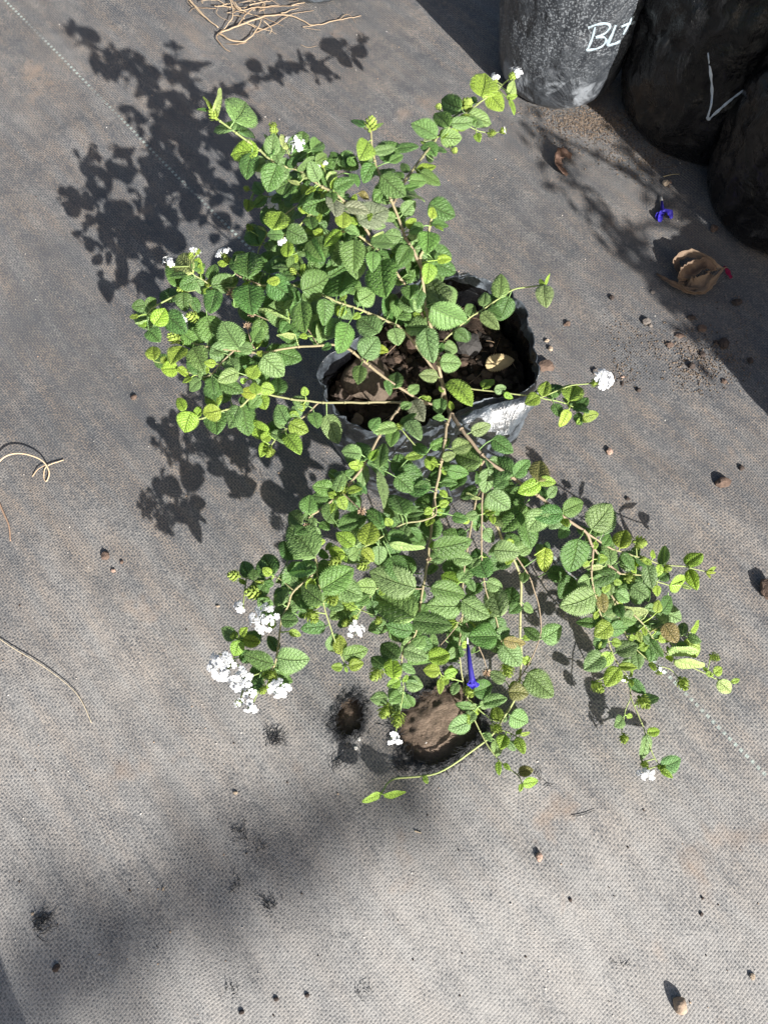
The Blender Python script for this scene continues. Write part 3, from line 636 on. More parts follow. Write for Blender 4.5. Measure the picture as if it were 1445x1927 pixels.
leaves('3', [(395,310,355,135,.6,'m'),(490,215,400,110,.7,'p'),(490,190,570,160,.8,'m'),(850,245,858,52,.85,'m',.012),(612,300,800,262,.68,'m'),(600,305,630,222,.7,'y'),(815,252,890,268,.6,'m'),
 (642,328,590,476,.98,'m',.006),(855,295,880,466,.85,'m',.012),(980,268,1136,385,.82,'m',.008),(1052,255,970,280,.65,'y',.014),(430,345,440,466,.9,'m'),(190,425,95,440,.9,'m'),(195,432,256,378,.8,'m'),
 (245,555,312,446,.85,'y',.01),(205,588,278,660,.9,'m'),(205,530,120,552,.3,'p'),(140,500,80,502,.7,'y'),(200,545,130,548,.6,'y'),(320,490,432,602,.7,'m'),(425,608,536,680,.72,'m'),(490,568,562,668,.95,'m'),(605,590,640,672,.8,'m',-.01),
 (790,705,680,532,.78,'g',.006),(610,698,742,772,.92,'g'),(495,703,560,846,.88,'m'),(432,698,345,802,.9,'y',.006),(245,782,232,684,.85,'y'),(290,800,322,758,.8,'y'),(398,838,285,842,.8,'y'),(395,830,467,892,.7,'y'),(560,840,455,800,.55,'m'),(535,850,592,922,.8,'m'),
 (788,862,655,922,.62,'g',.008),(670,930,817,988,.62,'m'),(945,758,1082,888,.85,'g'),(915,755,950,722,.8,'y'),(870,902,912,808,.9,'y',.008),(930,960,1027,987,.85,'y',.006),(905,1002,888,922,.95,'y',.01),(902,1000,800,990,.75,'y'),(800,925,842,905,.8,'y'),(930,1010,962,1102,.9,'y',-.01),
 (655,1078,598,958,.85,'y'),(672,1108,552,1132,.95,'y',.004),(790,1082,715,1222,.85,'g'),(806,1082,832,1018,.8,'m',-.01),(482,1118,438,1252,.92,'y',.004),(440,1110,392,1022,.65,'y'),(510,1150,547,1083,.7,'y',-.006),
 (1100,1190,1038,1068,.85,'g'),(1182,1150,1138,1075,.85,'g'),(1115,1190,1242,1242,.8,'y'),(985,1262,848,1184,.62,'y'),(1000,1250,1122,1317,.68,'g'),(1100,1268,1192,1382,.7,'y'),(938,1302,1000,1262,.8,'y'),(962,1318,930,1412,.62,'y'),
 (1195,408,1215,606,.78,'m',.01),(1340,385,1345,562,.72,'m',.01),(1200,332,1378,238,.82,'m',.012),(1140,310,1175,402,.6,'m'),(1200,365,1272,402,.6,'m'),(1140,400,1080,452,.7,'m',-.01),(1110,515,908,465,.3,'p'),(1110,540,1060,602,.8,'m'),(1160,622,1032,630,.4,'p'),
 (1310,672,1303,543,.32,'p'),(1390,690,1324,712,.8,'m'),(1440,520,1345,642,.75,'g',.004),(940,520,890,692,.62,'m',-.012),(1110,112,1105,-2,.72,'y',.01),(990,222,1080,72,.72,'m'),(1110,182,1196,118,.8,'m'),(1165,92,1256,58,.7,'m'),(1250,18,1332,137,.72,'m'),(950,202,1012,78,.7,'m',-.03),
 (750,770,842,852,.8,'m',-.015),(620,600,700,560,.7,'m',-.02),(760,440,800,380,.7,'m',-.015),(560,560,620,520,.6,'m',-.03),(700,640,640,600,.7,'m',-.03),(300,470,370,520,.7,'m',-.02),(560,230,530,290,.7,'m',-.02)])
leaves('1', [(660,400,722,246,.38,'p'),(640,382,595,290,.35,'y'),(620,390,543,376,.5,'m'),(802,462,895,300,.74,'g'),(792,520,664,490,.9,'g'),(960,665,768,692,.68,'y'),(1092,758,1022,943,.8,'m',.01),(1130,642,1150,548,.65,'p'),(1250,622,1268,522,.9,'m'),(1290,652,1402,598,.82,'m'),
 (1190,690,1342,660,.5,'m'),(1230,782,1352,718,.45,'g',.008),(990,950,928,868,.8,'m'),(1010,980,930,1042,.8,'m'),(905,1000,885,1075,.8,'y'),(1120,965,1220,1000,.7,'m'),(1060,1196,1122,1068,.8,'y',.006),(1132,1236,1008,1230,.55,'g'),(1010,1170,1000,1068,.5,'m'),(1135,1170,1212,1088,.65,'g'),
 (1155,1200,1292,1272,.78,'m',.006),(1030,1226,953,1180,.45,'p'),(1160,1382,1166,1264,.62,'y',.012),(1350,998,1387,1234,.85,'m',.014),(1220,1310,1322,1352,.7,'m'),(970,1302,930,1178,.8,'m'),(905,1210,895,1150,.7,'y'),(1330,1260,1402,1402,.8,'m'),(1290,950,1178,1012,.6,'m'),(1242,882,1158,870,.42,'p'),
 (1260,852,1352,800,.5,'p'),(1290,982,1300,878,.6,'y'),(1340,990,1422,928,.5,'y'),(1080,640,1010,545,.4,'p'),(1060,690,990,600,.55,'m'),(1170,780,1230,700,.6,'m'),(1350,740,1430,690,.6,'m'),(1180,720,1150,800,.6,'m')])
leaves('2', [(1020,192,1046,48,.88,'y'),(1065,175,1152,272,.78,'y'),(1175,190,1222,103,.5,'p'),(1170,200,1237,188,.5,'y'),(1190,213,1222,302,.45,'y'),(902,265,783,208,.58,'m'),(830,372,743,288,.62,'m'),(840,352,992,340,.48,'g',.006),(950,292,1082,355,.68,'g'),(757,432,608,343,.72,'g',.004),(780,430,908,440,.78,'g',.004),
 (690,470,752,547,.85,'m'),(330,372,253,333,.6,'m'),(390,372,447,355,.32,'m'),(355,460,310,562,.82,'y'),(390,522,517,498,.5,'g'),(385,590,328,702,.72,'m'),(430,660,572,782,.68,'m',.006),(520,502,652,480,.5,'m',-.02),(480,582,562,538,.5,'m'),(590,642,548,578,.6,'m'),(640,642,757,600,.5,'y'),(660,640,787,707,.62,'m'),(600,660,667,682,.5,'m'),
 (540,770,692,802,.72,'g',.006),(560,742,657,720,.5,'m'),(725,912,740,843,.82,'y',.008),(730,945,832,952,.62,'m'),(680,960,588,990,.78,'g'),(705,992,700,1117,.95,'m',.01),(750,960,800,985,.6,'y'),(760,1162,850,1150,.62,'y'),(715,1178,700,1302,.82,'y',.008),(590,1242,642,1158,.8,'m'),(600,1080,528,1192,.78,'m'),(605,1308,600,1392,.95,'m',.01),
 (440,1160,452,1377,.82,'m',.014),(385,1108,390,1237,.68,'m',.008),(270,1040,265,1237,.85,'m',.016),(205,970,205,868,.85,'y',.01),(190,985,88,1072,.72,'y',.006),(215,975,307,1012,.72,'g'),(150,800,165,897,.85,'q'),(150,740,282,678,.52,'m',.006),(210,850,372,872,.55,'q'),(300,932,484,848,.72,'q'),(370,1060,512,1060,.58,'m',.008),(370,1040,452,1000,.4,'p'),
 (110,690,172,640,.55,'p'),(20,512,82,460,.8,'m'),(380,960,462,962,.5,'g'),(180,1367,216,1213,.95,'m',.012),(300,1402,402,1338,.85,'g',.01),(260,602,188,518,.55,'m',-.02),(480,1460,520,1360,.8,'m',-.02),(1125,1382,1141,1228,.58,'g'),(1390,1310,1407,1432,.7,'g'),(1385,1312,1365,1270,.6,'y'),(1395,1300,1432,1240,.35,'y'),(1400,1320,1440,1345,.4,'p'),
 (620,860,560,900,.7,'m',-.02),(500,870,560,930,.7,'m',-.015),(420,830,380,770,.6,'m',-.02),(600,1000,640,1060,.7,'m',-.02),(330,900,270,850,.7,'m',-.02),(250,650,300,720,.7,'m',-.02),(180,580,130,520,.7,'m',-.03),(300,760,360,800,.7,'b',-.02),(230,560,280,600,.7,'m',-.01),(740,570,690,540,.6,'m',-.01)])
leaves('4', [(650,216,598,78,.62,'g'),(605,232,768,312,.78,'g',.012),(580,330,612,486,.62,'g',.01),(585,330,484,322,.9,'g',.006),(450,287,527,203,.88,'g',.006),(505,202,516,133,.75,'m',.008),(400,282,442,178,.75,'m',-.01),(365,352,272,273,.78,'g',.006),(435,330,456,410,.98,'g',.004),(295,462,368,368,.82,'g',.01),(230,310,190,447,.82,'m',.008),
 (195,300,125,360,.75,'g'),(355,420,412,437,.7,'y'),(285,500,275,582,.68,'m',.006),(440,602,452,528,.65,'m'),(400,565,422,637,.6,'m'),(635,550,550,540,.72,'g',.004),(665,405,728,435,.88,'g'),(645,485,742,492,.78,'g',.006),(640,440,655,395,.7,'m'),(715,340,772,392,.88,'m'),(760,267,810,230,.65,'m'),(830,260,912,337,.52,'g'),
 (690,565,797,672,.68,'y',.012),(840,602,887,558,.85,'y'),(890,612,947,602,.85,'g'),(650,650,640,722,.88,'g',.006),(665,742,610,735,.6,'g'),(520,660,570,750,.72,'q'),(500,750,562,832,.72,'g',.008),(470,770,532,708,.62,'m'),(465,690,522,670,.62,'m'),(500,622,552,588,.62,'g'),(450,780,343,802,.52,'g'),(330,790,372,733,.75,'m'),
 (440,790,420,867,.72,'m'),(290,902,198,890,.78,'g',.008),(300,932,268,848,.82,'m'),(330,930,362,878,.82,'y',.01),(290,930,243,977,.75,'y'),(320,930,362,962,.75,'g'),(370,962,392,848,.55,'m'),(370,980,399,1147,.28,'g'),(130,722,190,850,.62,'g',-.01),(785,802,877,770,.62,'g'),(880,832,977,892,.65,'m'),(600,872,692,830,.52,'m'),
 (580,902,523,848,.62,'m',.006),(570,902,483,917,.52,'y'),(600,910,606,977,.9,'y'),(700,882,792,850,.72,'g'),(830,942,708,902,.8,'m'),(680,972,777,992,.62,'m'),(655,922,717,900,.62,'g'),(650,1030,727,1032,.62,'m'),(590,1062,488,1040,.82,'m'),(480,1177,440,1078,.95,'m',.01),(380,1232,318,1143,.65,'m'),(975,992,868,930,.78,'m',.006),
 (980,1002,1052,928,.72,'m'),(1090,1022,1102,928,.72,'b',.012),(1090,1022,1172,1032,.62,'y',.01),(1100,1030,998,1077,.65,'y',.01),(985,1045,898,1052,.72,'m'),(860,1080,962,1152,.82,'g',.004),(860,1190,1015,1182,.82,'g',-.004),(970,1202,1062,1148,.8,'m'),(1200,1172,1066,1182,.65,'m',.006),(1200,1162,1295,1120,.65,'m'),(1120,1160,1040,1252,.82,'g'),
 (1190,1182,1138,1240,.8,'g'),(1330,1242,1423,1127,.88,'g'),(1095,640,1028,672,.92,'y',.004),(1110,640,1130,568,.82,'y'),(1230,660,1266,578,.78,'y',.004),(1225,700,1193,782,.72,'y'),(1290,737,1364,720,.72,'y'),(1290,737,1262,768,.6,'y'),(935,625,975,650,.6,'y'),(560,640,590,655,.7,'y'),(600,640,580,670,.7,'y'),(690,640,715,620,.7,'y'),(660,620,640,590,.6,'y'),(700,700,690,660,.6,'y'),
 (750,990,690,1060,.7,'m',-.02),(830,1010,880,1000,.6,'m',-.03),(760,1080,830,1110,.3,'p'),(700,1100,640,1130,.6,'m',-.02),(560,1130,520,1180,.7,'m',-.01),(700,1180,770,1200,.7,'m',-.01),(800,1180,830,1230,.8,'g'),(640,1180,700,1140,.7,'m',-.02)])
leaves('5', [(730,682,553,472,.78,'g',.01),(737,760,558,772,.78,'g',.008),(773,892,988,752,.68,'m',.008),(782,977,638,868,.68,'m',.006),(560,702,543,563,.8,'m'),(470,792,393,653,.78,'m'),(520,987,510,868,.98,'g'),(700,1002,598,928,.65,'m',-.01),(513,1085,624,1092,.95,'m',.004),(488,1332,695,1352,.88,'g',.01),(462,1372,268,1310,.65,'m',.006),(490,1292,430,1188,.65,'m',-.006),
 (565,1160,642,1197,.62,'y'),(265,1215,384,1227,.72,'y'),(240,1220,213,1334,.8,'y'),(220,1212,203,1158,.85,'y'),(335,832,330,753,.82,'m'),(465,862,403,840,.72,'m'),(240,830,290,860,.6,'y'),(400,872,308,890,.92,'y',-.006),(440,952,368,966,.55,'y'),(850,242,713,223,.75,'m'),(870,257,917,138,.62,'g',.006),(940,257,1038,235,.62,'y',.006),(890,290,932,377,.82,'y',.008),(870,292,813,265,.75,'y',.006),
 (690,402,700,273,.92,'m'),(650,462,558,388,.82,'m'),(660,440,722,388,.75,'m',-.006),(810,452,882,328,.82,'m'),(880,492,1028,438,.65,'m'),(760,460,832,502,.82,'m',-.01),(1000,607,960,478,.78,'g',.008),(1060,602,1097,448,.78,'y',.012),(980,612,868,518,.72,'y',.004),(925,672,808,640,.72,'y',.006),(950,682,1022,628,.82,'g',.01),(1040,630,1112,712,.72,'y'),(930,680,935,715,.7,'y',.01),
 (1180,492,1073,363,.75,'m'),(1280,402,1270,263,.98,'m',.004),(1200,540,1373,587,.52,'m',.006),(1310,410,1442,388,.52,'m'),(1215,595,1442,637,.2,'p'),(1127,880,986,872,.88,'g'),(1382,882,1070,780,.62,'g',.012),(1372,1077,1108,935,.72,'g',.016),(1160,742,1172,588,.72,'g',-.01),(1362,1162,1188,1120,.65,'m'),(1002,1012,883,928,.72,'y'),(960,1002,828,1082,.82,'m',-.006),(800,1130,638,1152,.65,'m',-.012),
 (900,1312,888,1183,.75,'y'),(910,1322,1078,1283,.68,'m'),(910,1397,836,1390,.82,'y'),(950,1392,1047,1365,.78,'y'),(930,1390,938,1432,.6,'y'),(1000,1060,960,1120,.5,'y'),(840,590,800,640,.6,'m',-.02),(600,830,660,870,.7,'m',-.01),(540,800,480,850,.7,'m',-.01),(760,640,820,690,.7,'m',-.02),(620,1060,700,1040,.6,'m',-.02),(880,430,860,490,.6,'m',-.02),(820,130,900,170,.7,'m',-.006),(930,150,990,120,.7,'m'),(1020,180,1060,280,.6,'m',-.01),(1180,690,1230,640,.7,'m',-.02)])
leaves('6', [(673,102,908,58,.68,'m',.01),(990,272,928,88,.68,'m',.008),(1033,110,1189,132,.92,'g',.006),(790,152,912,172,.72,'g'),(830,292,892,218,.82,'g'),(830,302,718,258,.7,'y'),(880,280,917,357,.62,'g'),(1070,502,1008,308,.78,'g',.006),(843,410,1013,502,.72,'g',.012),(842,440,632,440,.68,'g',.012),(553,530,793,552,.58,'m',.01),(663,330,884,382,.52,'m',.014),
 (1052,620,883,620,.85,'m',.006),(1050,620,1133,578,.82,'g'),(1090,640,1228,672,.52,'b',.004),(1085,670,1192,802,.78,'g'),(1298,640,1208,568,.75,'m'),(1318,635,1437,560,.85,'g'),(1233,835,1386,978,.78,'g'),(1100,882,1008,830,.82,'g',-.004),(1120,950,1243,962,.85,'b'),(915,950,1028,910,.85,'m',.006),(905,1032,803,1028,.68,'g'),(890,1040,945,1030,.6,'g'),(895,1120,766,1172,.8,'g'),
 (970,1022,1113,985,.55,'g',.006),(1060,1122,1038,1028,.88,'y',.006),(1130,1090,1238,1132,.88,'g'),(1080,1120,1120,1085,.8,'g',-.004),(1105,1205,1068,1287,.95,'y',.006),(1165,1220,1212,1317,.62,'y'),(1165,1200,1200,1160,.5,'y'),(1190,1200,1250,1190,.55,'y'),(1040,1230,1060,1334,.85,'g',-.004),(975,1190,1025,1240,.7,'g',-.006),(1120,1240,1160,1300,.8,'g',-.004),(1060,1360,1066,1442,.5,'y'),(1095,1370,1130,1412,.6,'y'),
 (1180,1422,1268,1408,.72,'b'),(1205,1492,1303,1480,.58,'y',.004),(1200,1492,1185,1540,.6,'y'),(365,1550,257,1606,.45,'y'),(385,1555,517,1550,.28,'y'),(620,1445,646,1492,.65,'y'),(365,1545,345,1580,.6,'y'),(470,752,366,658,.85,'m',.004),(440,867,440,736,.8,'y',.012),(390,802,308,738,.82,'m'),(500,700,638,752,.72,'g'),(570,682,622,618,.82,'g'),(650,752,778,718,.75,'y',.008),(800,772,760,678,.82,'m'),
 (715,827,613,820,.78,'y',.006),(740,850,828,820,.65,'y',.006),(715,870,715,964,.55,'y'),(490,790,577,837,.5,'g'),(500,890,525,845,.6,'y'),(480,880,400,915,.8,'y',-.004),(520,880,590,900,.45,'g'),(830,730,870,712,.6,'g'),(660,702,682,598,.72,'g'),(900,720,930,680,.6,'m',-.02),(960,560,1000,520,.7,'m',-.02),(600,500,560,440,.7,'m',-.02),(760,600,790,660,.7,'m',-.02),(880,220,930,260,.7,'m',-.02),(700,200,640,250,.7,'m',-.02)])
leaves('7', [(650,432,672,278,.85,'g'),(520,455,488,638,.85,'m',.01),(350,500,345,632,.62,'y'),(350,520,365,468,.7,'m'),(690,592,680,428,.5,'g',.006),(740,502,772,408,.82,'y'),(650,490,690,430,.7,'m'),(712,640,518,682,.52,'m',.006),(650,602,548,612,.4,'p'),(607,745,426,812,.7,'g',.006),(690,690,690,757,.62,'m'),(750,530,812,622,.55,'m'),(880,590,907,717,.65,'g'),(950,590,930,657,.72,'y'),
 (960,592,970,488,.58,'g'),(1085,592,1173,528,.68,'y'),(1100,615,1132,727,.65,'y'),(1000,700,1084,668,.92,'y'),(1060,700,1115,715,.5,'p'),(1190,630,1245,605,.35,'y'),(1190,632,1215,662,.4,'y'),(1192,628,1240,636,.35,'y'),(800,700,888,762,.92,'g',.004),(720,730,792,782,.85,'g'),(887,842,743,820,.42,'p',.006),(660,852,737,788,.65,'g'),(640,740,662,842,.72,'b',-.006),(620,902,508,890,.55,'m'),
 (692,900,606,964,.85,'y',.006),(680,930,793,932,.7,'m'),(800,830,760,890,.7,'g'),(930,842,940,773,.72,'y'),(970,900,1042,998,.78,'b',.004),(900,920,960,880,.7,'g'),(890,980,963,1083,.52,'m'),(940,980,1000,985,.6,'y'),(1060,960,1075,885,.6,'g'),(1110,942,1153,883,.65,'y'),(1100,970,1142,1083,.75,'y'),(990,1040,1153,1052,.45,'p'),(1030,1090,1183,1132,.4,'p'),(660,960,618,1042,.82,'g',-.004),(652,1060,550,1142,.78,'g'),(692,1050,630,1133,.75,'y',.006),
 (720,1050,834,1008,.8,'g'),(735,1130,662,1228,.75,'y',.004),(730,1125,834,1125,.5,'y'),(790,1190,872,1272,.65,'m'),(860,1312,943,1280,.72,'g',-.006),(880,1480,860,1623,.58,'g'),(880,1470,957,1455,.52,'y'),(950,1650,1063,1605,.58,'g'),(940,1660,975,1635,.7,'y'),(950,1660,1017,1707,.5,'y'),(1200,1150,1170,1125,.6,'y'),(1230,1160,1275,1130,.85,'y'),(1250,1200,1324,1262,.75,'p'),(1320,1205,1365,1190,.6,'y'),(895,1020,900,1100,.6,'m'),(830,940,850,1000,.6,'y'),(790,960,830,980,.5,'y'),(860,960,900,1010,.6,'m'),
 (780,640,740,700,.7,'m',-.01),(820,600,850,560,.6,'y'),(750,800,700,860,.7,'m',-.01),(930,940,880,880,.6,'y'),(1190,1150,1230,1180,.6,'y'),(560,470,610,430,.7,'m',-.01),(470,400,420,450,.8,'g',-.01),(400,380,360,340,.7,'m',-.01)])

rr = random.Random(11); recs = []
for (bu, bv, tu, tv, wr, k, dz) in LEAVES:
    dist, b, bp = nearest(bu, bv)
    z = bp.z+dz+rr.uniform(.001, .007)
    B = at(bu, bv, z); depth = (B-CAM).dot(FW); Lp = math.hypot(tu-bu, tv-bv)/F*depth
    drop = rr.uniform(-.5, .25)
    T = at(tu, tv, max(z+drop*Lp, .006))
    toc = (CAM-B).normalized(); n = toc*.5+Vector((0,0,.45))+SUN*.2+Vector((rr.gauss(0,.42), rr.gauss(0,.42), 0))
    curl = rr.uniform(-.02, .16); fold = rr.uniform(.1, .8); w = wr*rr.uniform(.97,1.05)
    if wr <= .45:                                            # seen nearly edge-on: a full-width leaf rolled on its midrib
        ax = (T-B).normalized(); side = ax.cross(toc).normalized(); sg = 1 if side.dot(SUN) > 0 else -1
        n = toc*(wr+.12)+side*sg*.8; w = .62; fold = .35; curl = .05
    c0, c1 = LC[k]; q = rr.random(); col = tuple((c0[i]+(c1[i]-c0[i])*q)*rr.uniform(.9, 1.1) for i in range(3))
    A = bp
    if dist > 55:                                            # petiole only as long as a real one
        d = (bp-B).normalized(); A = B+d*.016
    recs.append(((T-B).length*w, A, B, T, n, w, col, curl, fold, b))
recs.sort(key=lambda r: -r[0]); print('leaves', len(recs))
small = MB()
for i, (ar, A, B, T, n, w, col, curl, fold, b) in enumerate(recs):
    if i < 300:
        mb = MB(); leaf_geom(mb, A, B, T, n, w, col, curl, fold, rr); mb.build('leaf', M['leaf'], b['o'])
    else: leaf_geom(small, A, B, T, n, w, col, curl, fold, rr)
# the smaller leaves deep inside the shrub
for b in BR:
    S = b['S']
    for i in range(4, len(S)-6, 5):
        p = S[i][2]
        if rr.random() < .62 and p.z > .10 and 0 < S[i][1] < 1300 and not (600 < S[i][0] < 1000 and 640 < S[i][1] < 830):
            a = rr.uniform(0, 6.3); L = rr.uniform(.014, .027)
            B = p+Vector((math.cos(a)*.006, math.sin(a)*.006, -.004)); T = B+Vector((math.cos(a)*L, math.sin(a)*L, rr.uniform(-.018, -.004)))
            c0, c1 = LC[rr.choice('mmg')]; leaf_geom(small, p, B, T, Vector((rr.uniform(-.4,.4), rr.uniform(-.4,.4), 1)), .75, tuple(c0), .1, .2, rr)
def in_poly(P, u, v): return bool(inside(np.array(P, float), np.array([float(u)]), np.array([float(v)]))[0])
for POLY, cnt in (([(490,330),(560,270),(700,280),(820,300),(830,470),(850,560),(770,640),(650,640),(560,600),(450,560),(480,450)], 60), ([(600,860),(760,830),(900,860),(1050,950),(1030,1080),(950,1200),(820,1230),(660,1190),(550,1150),(530,1000)], 70), ([(300,560),(480,520),(560,640),(520,760),(380,780),(300,680)], 26), ([(1060,1000),(1200,1060),(1290,1180),(1200,1230),(1090,1150)], 26)):
    k_ = 0
    while k_ < cnt:                                          # understorey of mature leaves below the ones traced above
        u, v = rr.uniform(300, 1300), rr.uniform(260, 1240)
        if not in_poly(POLY, u, v): continue
        k_ += 1; dist, b, p = nearest(u, v); z = p.z-rr.uniform(.006, .045)
        if z < .012: continue
        B = at(u, v, z); a = rr.uniform(0, 6.3); L = rr.uniform(.020, .036); T = B+Vector((math.cos(a)*L, math.sin(a)*L, rr.uniform(-.4,.1)*L)); c0, c1 = LC[rr.choice('mmmg')]; q = rr.random()
        A = B+(p-B).normalized()*min(.02, (p-B).length)
        leaf_geom(small, A, B, T, Vector((rr.gauss(0,.35)+.1, rr.gauss(0,.35)-.3, 1)), rr.uniform(.75,.88), tuple(c0[h]+(c1[h]-c0[h])*q for h in range(3)), rr.uniform(0,.15), rr.uniform(.1,.5), rr)
for b in BR:                                                 # young pairs in the leaf axils
    S = b['S']; par = 0
    for i in range(3, len(S)-1, 5):
        p = S[i][2]; par += 1
        if p.z < .03 or i > .62*len(S) or (600 < S[i][0] < 1000 and 600 < S[i][1] < 820) or rr.random() < .35: continue
        t = (S[i+1][2]-S[i-1][2]).normalized(); e = t.cross(Vector((0,0,1))); e = e.normalized() if e.length > .1 else Vector((1,0,0)); f_ = e.cross(t)
        for sg in (-1, 1):
            d = (e*sg if par % 2 else (f_*sg*.5+e*sg*.6)); d = (d+t*rr.uniform(.2,.8)+Vector((0,0,.15))+Vector((rr.gauss(0,.25), rr.gauss(0,.25), 0))).normalized(); L = rr.uniform(.009, .021)
            B = p+d*rr.uniform(.003, .006); T = B+d*L; k = 'y' if L < .014 else rr.choice('mmgg'); c0, c1 = LC[k]; q = rr.random()
            leaf_geom(small, p, B, T, Vector((rr.gauss(0,.35), rr.gauss(0,.35)-.2, 1)), rr.uniform(.7,.85), tuple(c0[h]+(c1[h]-c0[h])*q for h in range(3)), rr.uniform(0,.2), rr.uniform(.1,.5), rr)
sl = small.build('small_leaves', M['leaf'], plant); sl['kind'] = 'stuff'

# buds: cones of overlapping pointed bracts (local +Z is the bud's axis)
def bud_mesh(seed, n=34):
    r_ = random.Random(seed); mb = MB()
    mb.tube([(0,0,-.15),(0,0,.1),(0,0,.5),(0,0,.85),(0,0,.95)], .12, .12, 7, (.20,.28,.05))
    V, FC = chunk_verts(.34, seed, 1.25, 0); mb.add([v+Vector((0,0,.42)) for v in V], FC, (.22,.30,.05))
    for i in range(n):
        t = i/n; a = i*2.39996; z = .05+.82*t; rad = .40*math.sin(math.pi*min(1, .22+.72*t))**.8
        d = Vector((math.cos(a), math.sin(a), 0)); s = Vector((-math.sin(a), math.cos(a), 0)); l = .34*(1-.35*t); w = .15*(1-.25*t)
        o = d*rad*.75+Vector((0,0,z-.1)); up = (d*(.75-.55*t)+Vector((0,0,.45+.5*t))).normalized()
        g = r_.uniform(.8, 1.25); c = (.27*g, .36*g, .075*g)
        mb.add([o-s*w*.6, o+s*w*.6, o+up*l*.55+s*w+d*.03, o+up*l*.55+d*.10, o+up*l*.55-s*w+d*.03, o+up*l+d*.05], [(0,1,3),(1,2,3),(0,3,4),(3,2,5),(3,5,4)], c)
    me = mb.mesh('bud'); me.materials.append(M['petal_g']); return me
M['petal_g'] = mat_vcol('bract', .6, 200, .35, .4, .0008, .3, .2)
BUD = [bud_mesh(s) for s in (3, 8, 13)]
def head_frame(u, v, dz=0.0):
    dist, b, p = nearest(u, v); i = min(range(len(b['S'])), key=lambda k: (b['S'][k][2]-p).length)
    S = b['S']; t = (S[min(i+1, len(S)-1)][2]-S[max(i-3, 0)][2]).normalized()
    return at(u, v, max(p.z+dz, .012)), t, p, b
def buds(reg, rows):
    for (x, y, r) in rows:
        u, v = rp(reg, x, y); s = REG[reg][2]; P, t, bp, b = head_frame(u, v, .004); depth = (P-CAM).dot(FW); sz = r/s/F*depth*1.75
        ax = (t*.9+Vector((0,0,.35))+Vector((random.gauss(0,.2), random.gauss(0,.2), 0))).normalized()
        o = link('flower_bud', random.choice(BUD), b['o']); o.rotation_mode = 'QUATERNION'
        q = ax.to_track_quat('Z', 'Y') @ Matrix.Rotation(random.uniform(0, 6.3), 3, 'Z').to_quaternion()
        o.matrix_world = Matrix.LocRotScale(P-ax*sz*.45, q, (sz, sz, sz)); o.matrix_parent_inverse = Matrix(); o.matrix_basis = Matrix.LocRotScale(P-ax*sz*.45, q, (sz, sz, sz))
        L = (P-ax*sz*.4-bp).length
        if L > .004:
            mb = MB(); mb.tube(catmull([bp, (bp+P-ax*sz*.4)/2+Vector((0,0,.001)), P-ax*sz*.45], 3), .0008, .0007, 5, GRN); mb.build('bud_stalk', M['stem'], b['o'])
buds('1', [(655,415,42),(1065,525,34),(880,920,24),(895,1045,26)])
buds('2', [(370,352,48),(935,238,46),(770,252,22),(865,510,22),(1085,410,28),(1205,72,28),(1105,105,18)])
buds('3', [(365,640,48),(487,500,44),(418,325,36),(985,1378,44),(480,105,26),(1140,205,28),(715,130,30)])
buds('4', [(1345,580,22),(1300,750,14),(200,1040,26),(460,775,20)])
buds('5', [(205,800,46),(325,910,58),(905,242,44),(860,715,54),(1040,735,48),(715,1065,58),(845,955,52),(930,1110,34),(1125,1440,56),(1140,1095,32),(450,1450,40),(395,1545,34)])
buds('6', [(390,1062,54),(465,1112,54),(1115,820,52),(890,945,44),(1050,1165,40),(200,1100,1)][:5])
buds('7', [(845,475,40),(790,660,34),(625,1230,42),(865,1312,44),(760,1502,30),(1070,1215,40),(1235,1075,30),(985,610,28),(945,1150,24),(770,1185,18),(860,560,20),(870,1640,26)])

# flowers: white florets with five rounded lobes on a slim tube (local +Z faces out)
def floret_mesh(seed):
    r_ = random.Random(seed); mb = MB(); W = (.72,.73,.75)
    mb.tube([(0,0,-1.9),(0,0,-.9),(0,0,-.1),(0,0,.02)], .10, .20, 6, (.74,.78,.70), W)
    nl = 5; a0 = r_.uniform(0, 6.3)
    for i in range(nl):
        a = a0+2*math.pi*i/nl; d = Vector((math.cos(a), math.sin(a), 0)); s = Vector((-math.sin(a), math.cos(a), 0)); k = r_.uniform(.85, 1.1); dr = r_.uniform(-.1, .12)
        P = [Vector((0,0,.02))]
        for (rr_, ww, zz) in ((.35,.22,.02),(.7,.42,.02),(.95,.36,-.03),(1.05,.14,-.08)):
            P += [d*rr_*k-s*ww*k+Vector((0,0,zz+dr*rr_)), d*rr_*k+Vector((0,0,zz+.05+dr*rr_)), d*rr_*k+s*ww*k+Vector((0,0,zz+dr*rr_))]
        FC = [(0,2,1),(0,3,2)]
        for q in range(3): FC += [(1+q*3,2+q*3,5+q*3,4+q*3),(2+q*3,3+q*3,6+q*3,5+q*3)]
        mb.add(P, FC, W)
    mb.tube([(0,0,.03),(0,0,.055)], .09, .06, 6, (.75,.72,.35))
    me = mb.mesh('floret'); me.materials.append(M['petal']); return me
FLO = [floret_mesh(s) for s in (1, 2, 3, 4)]
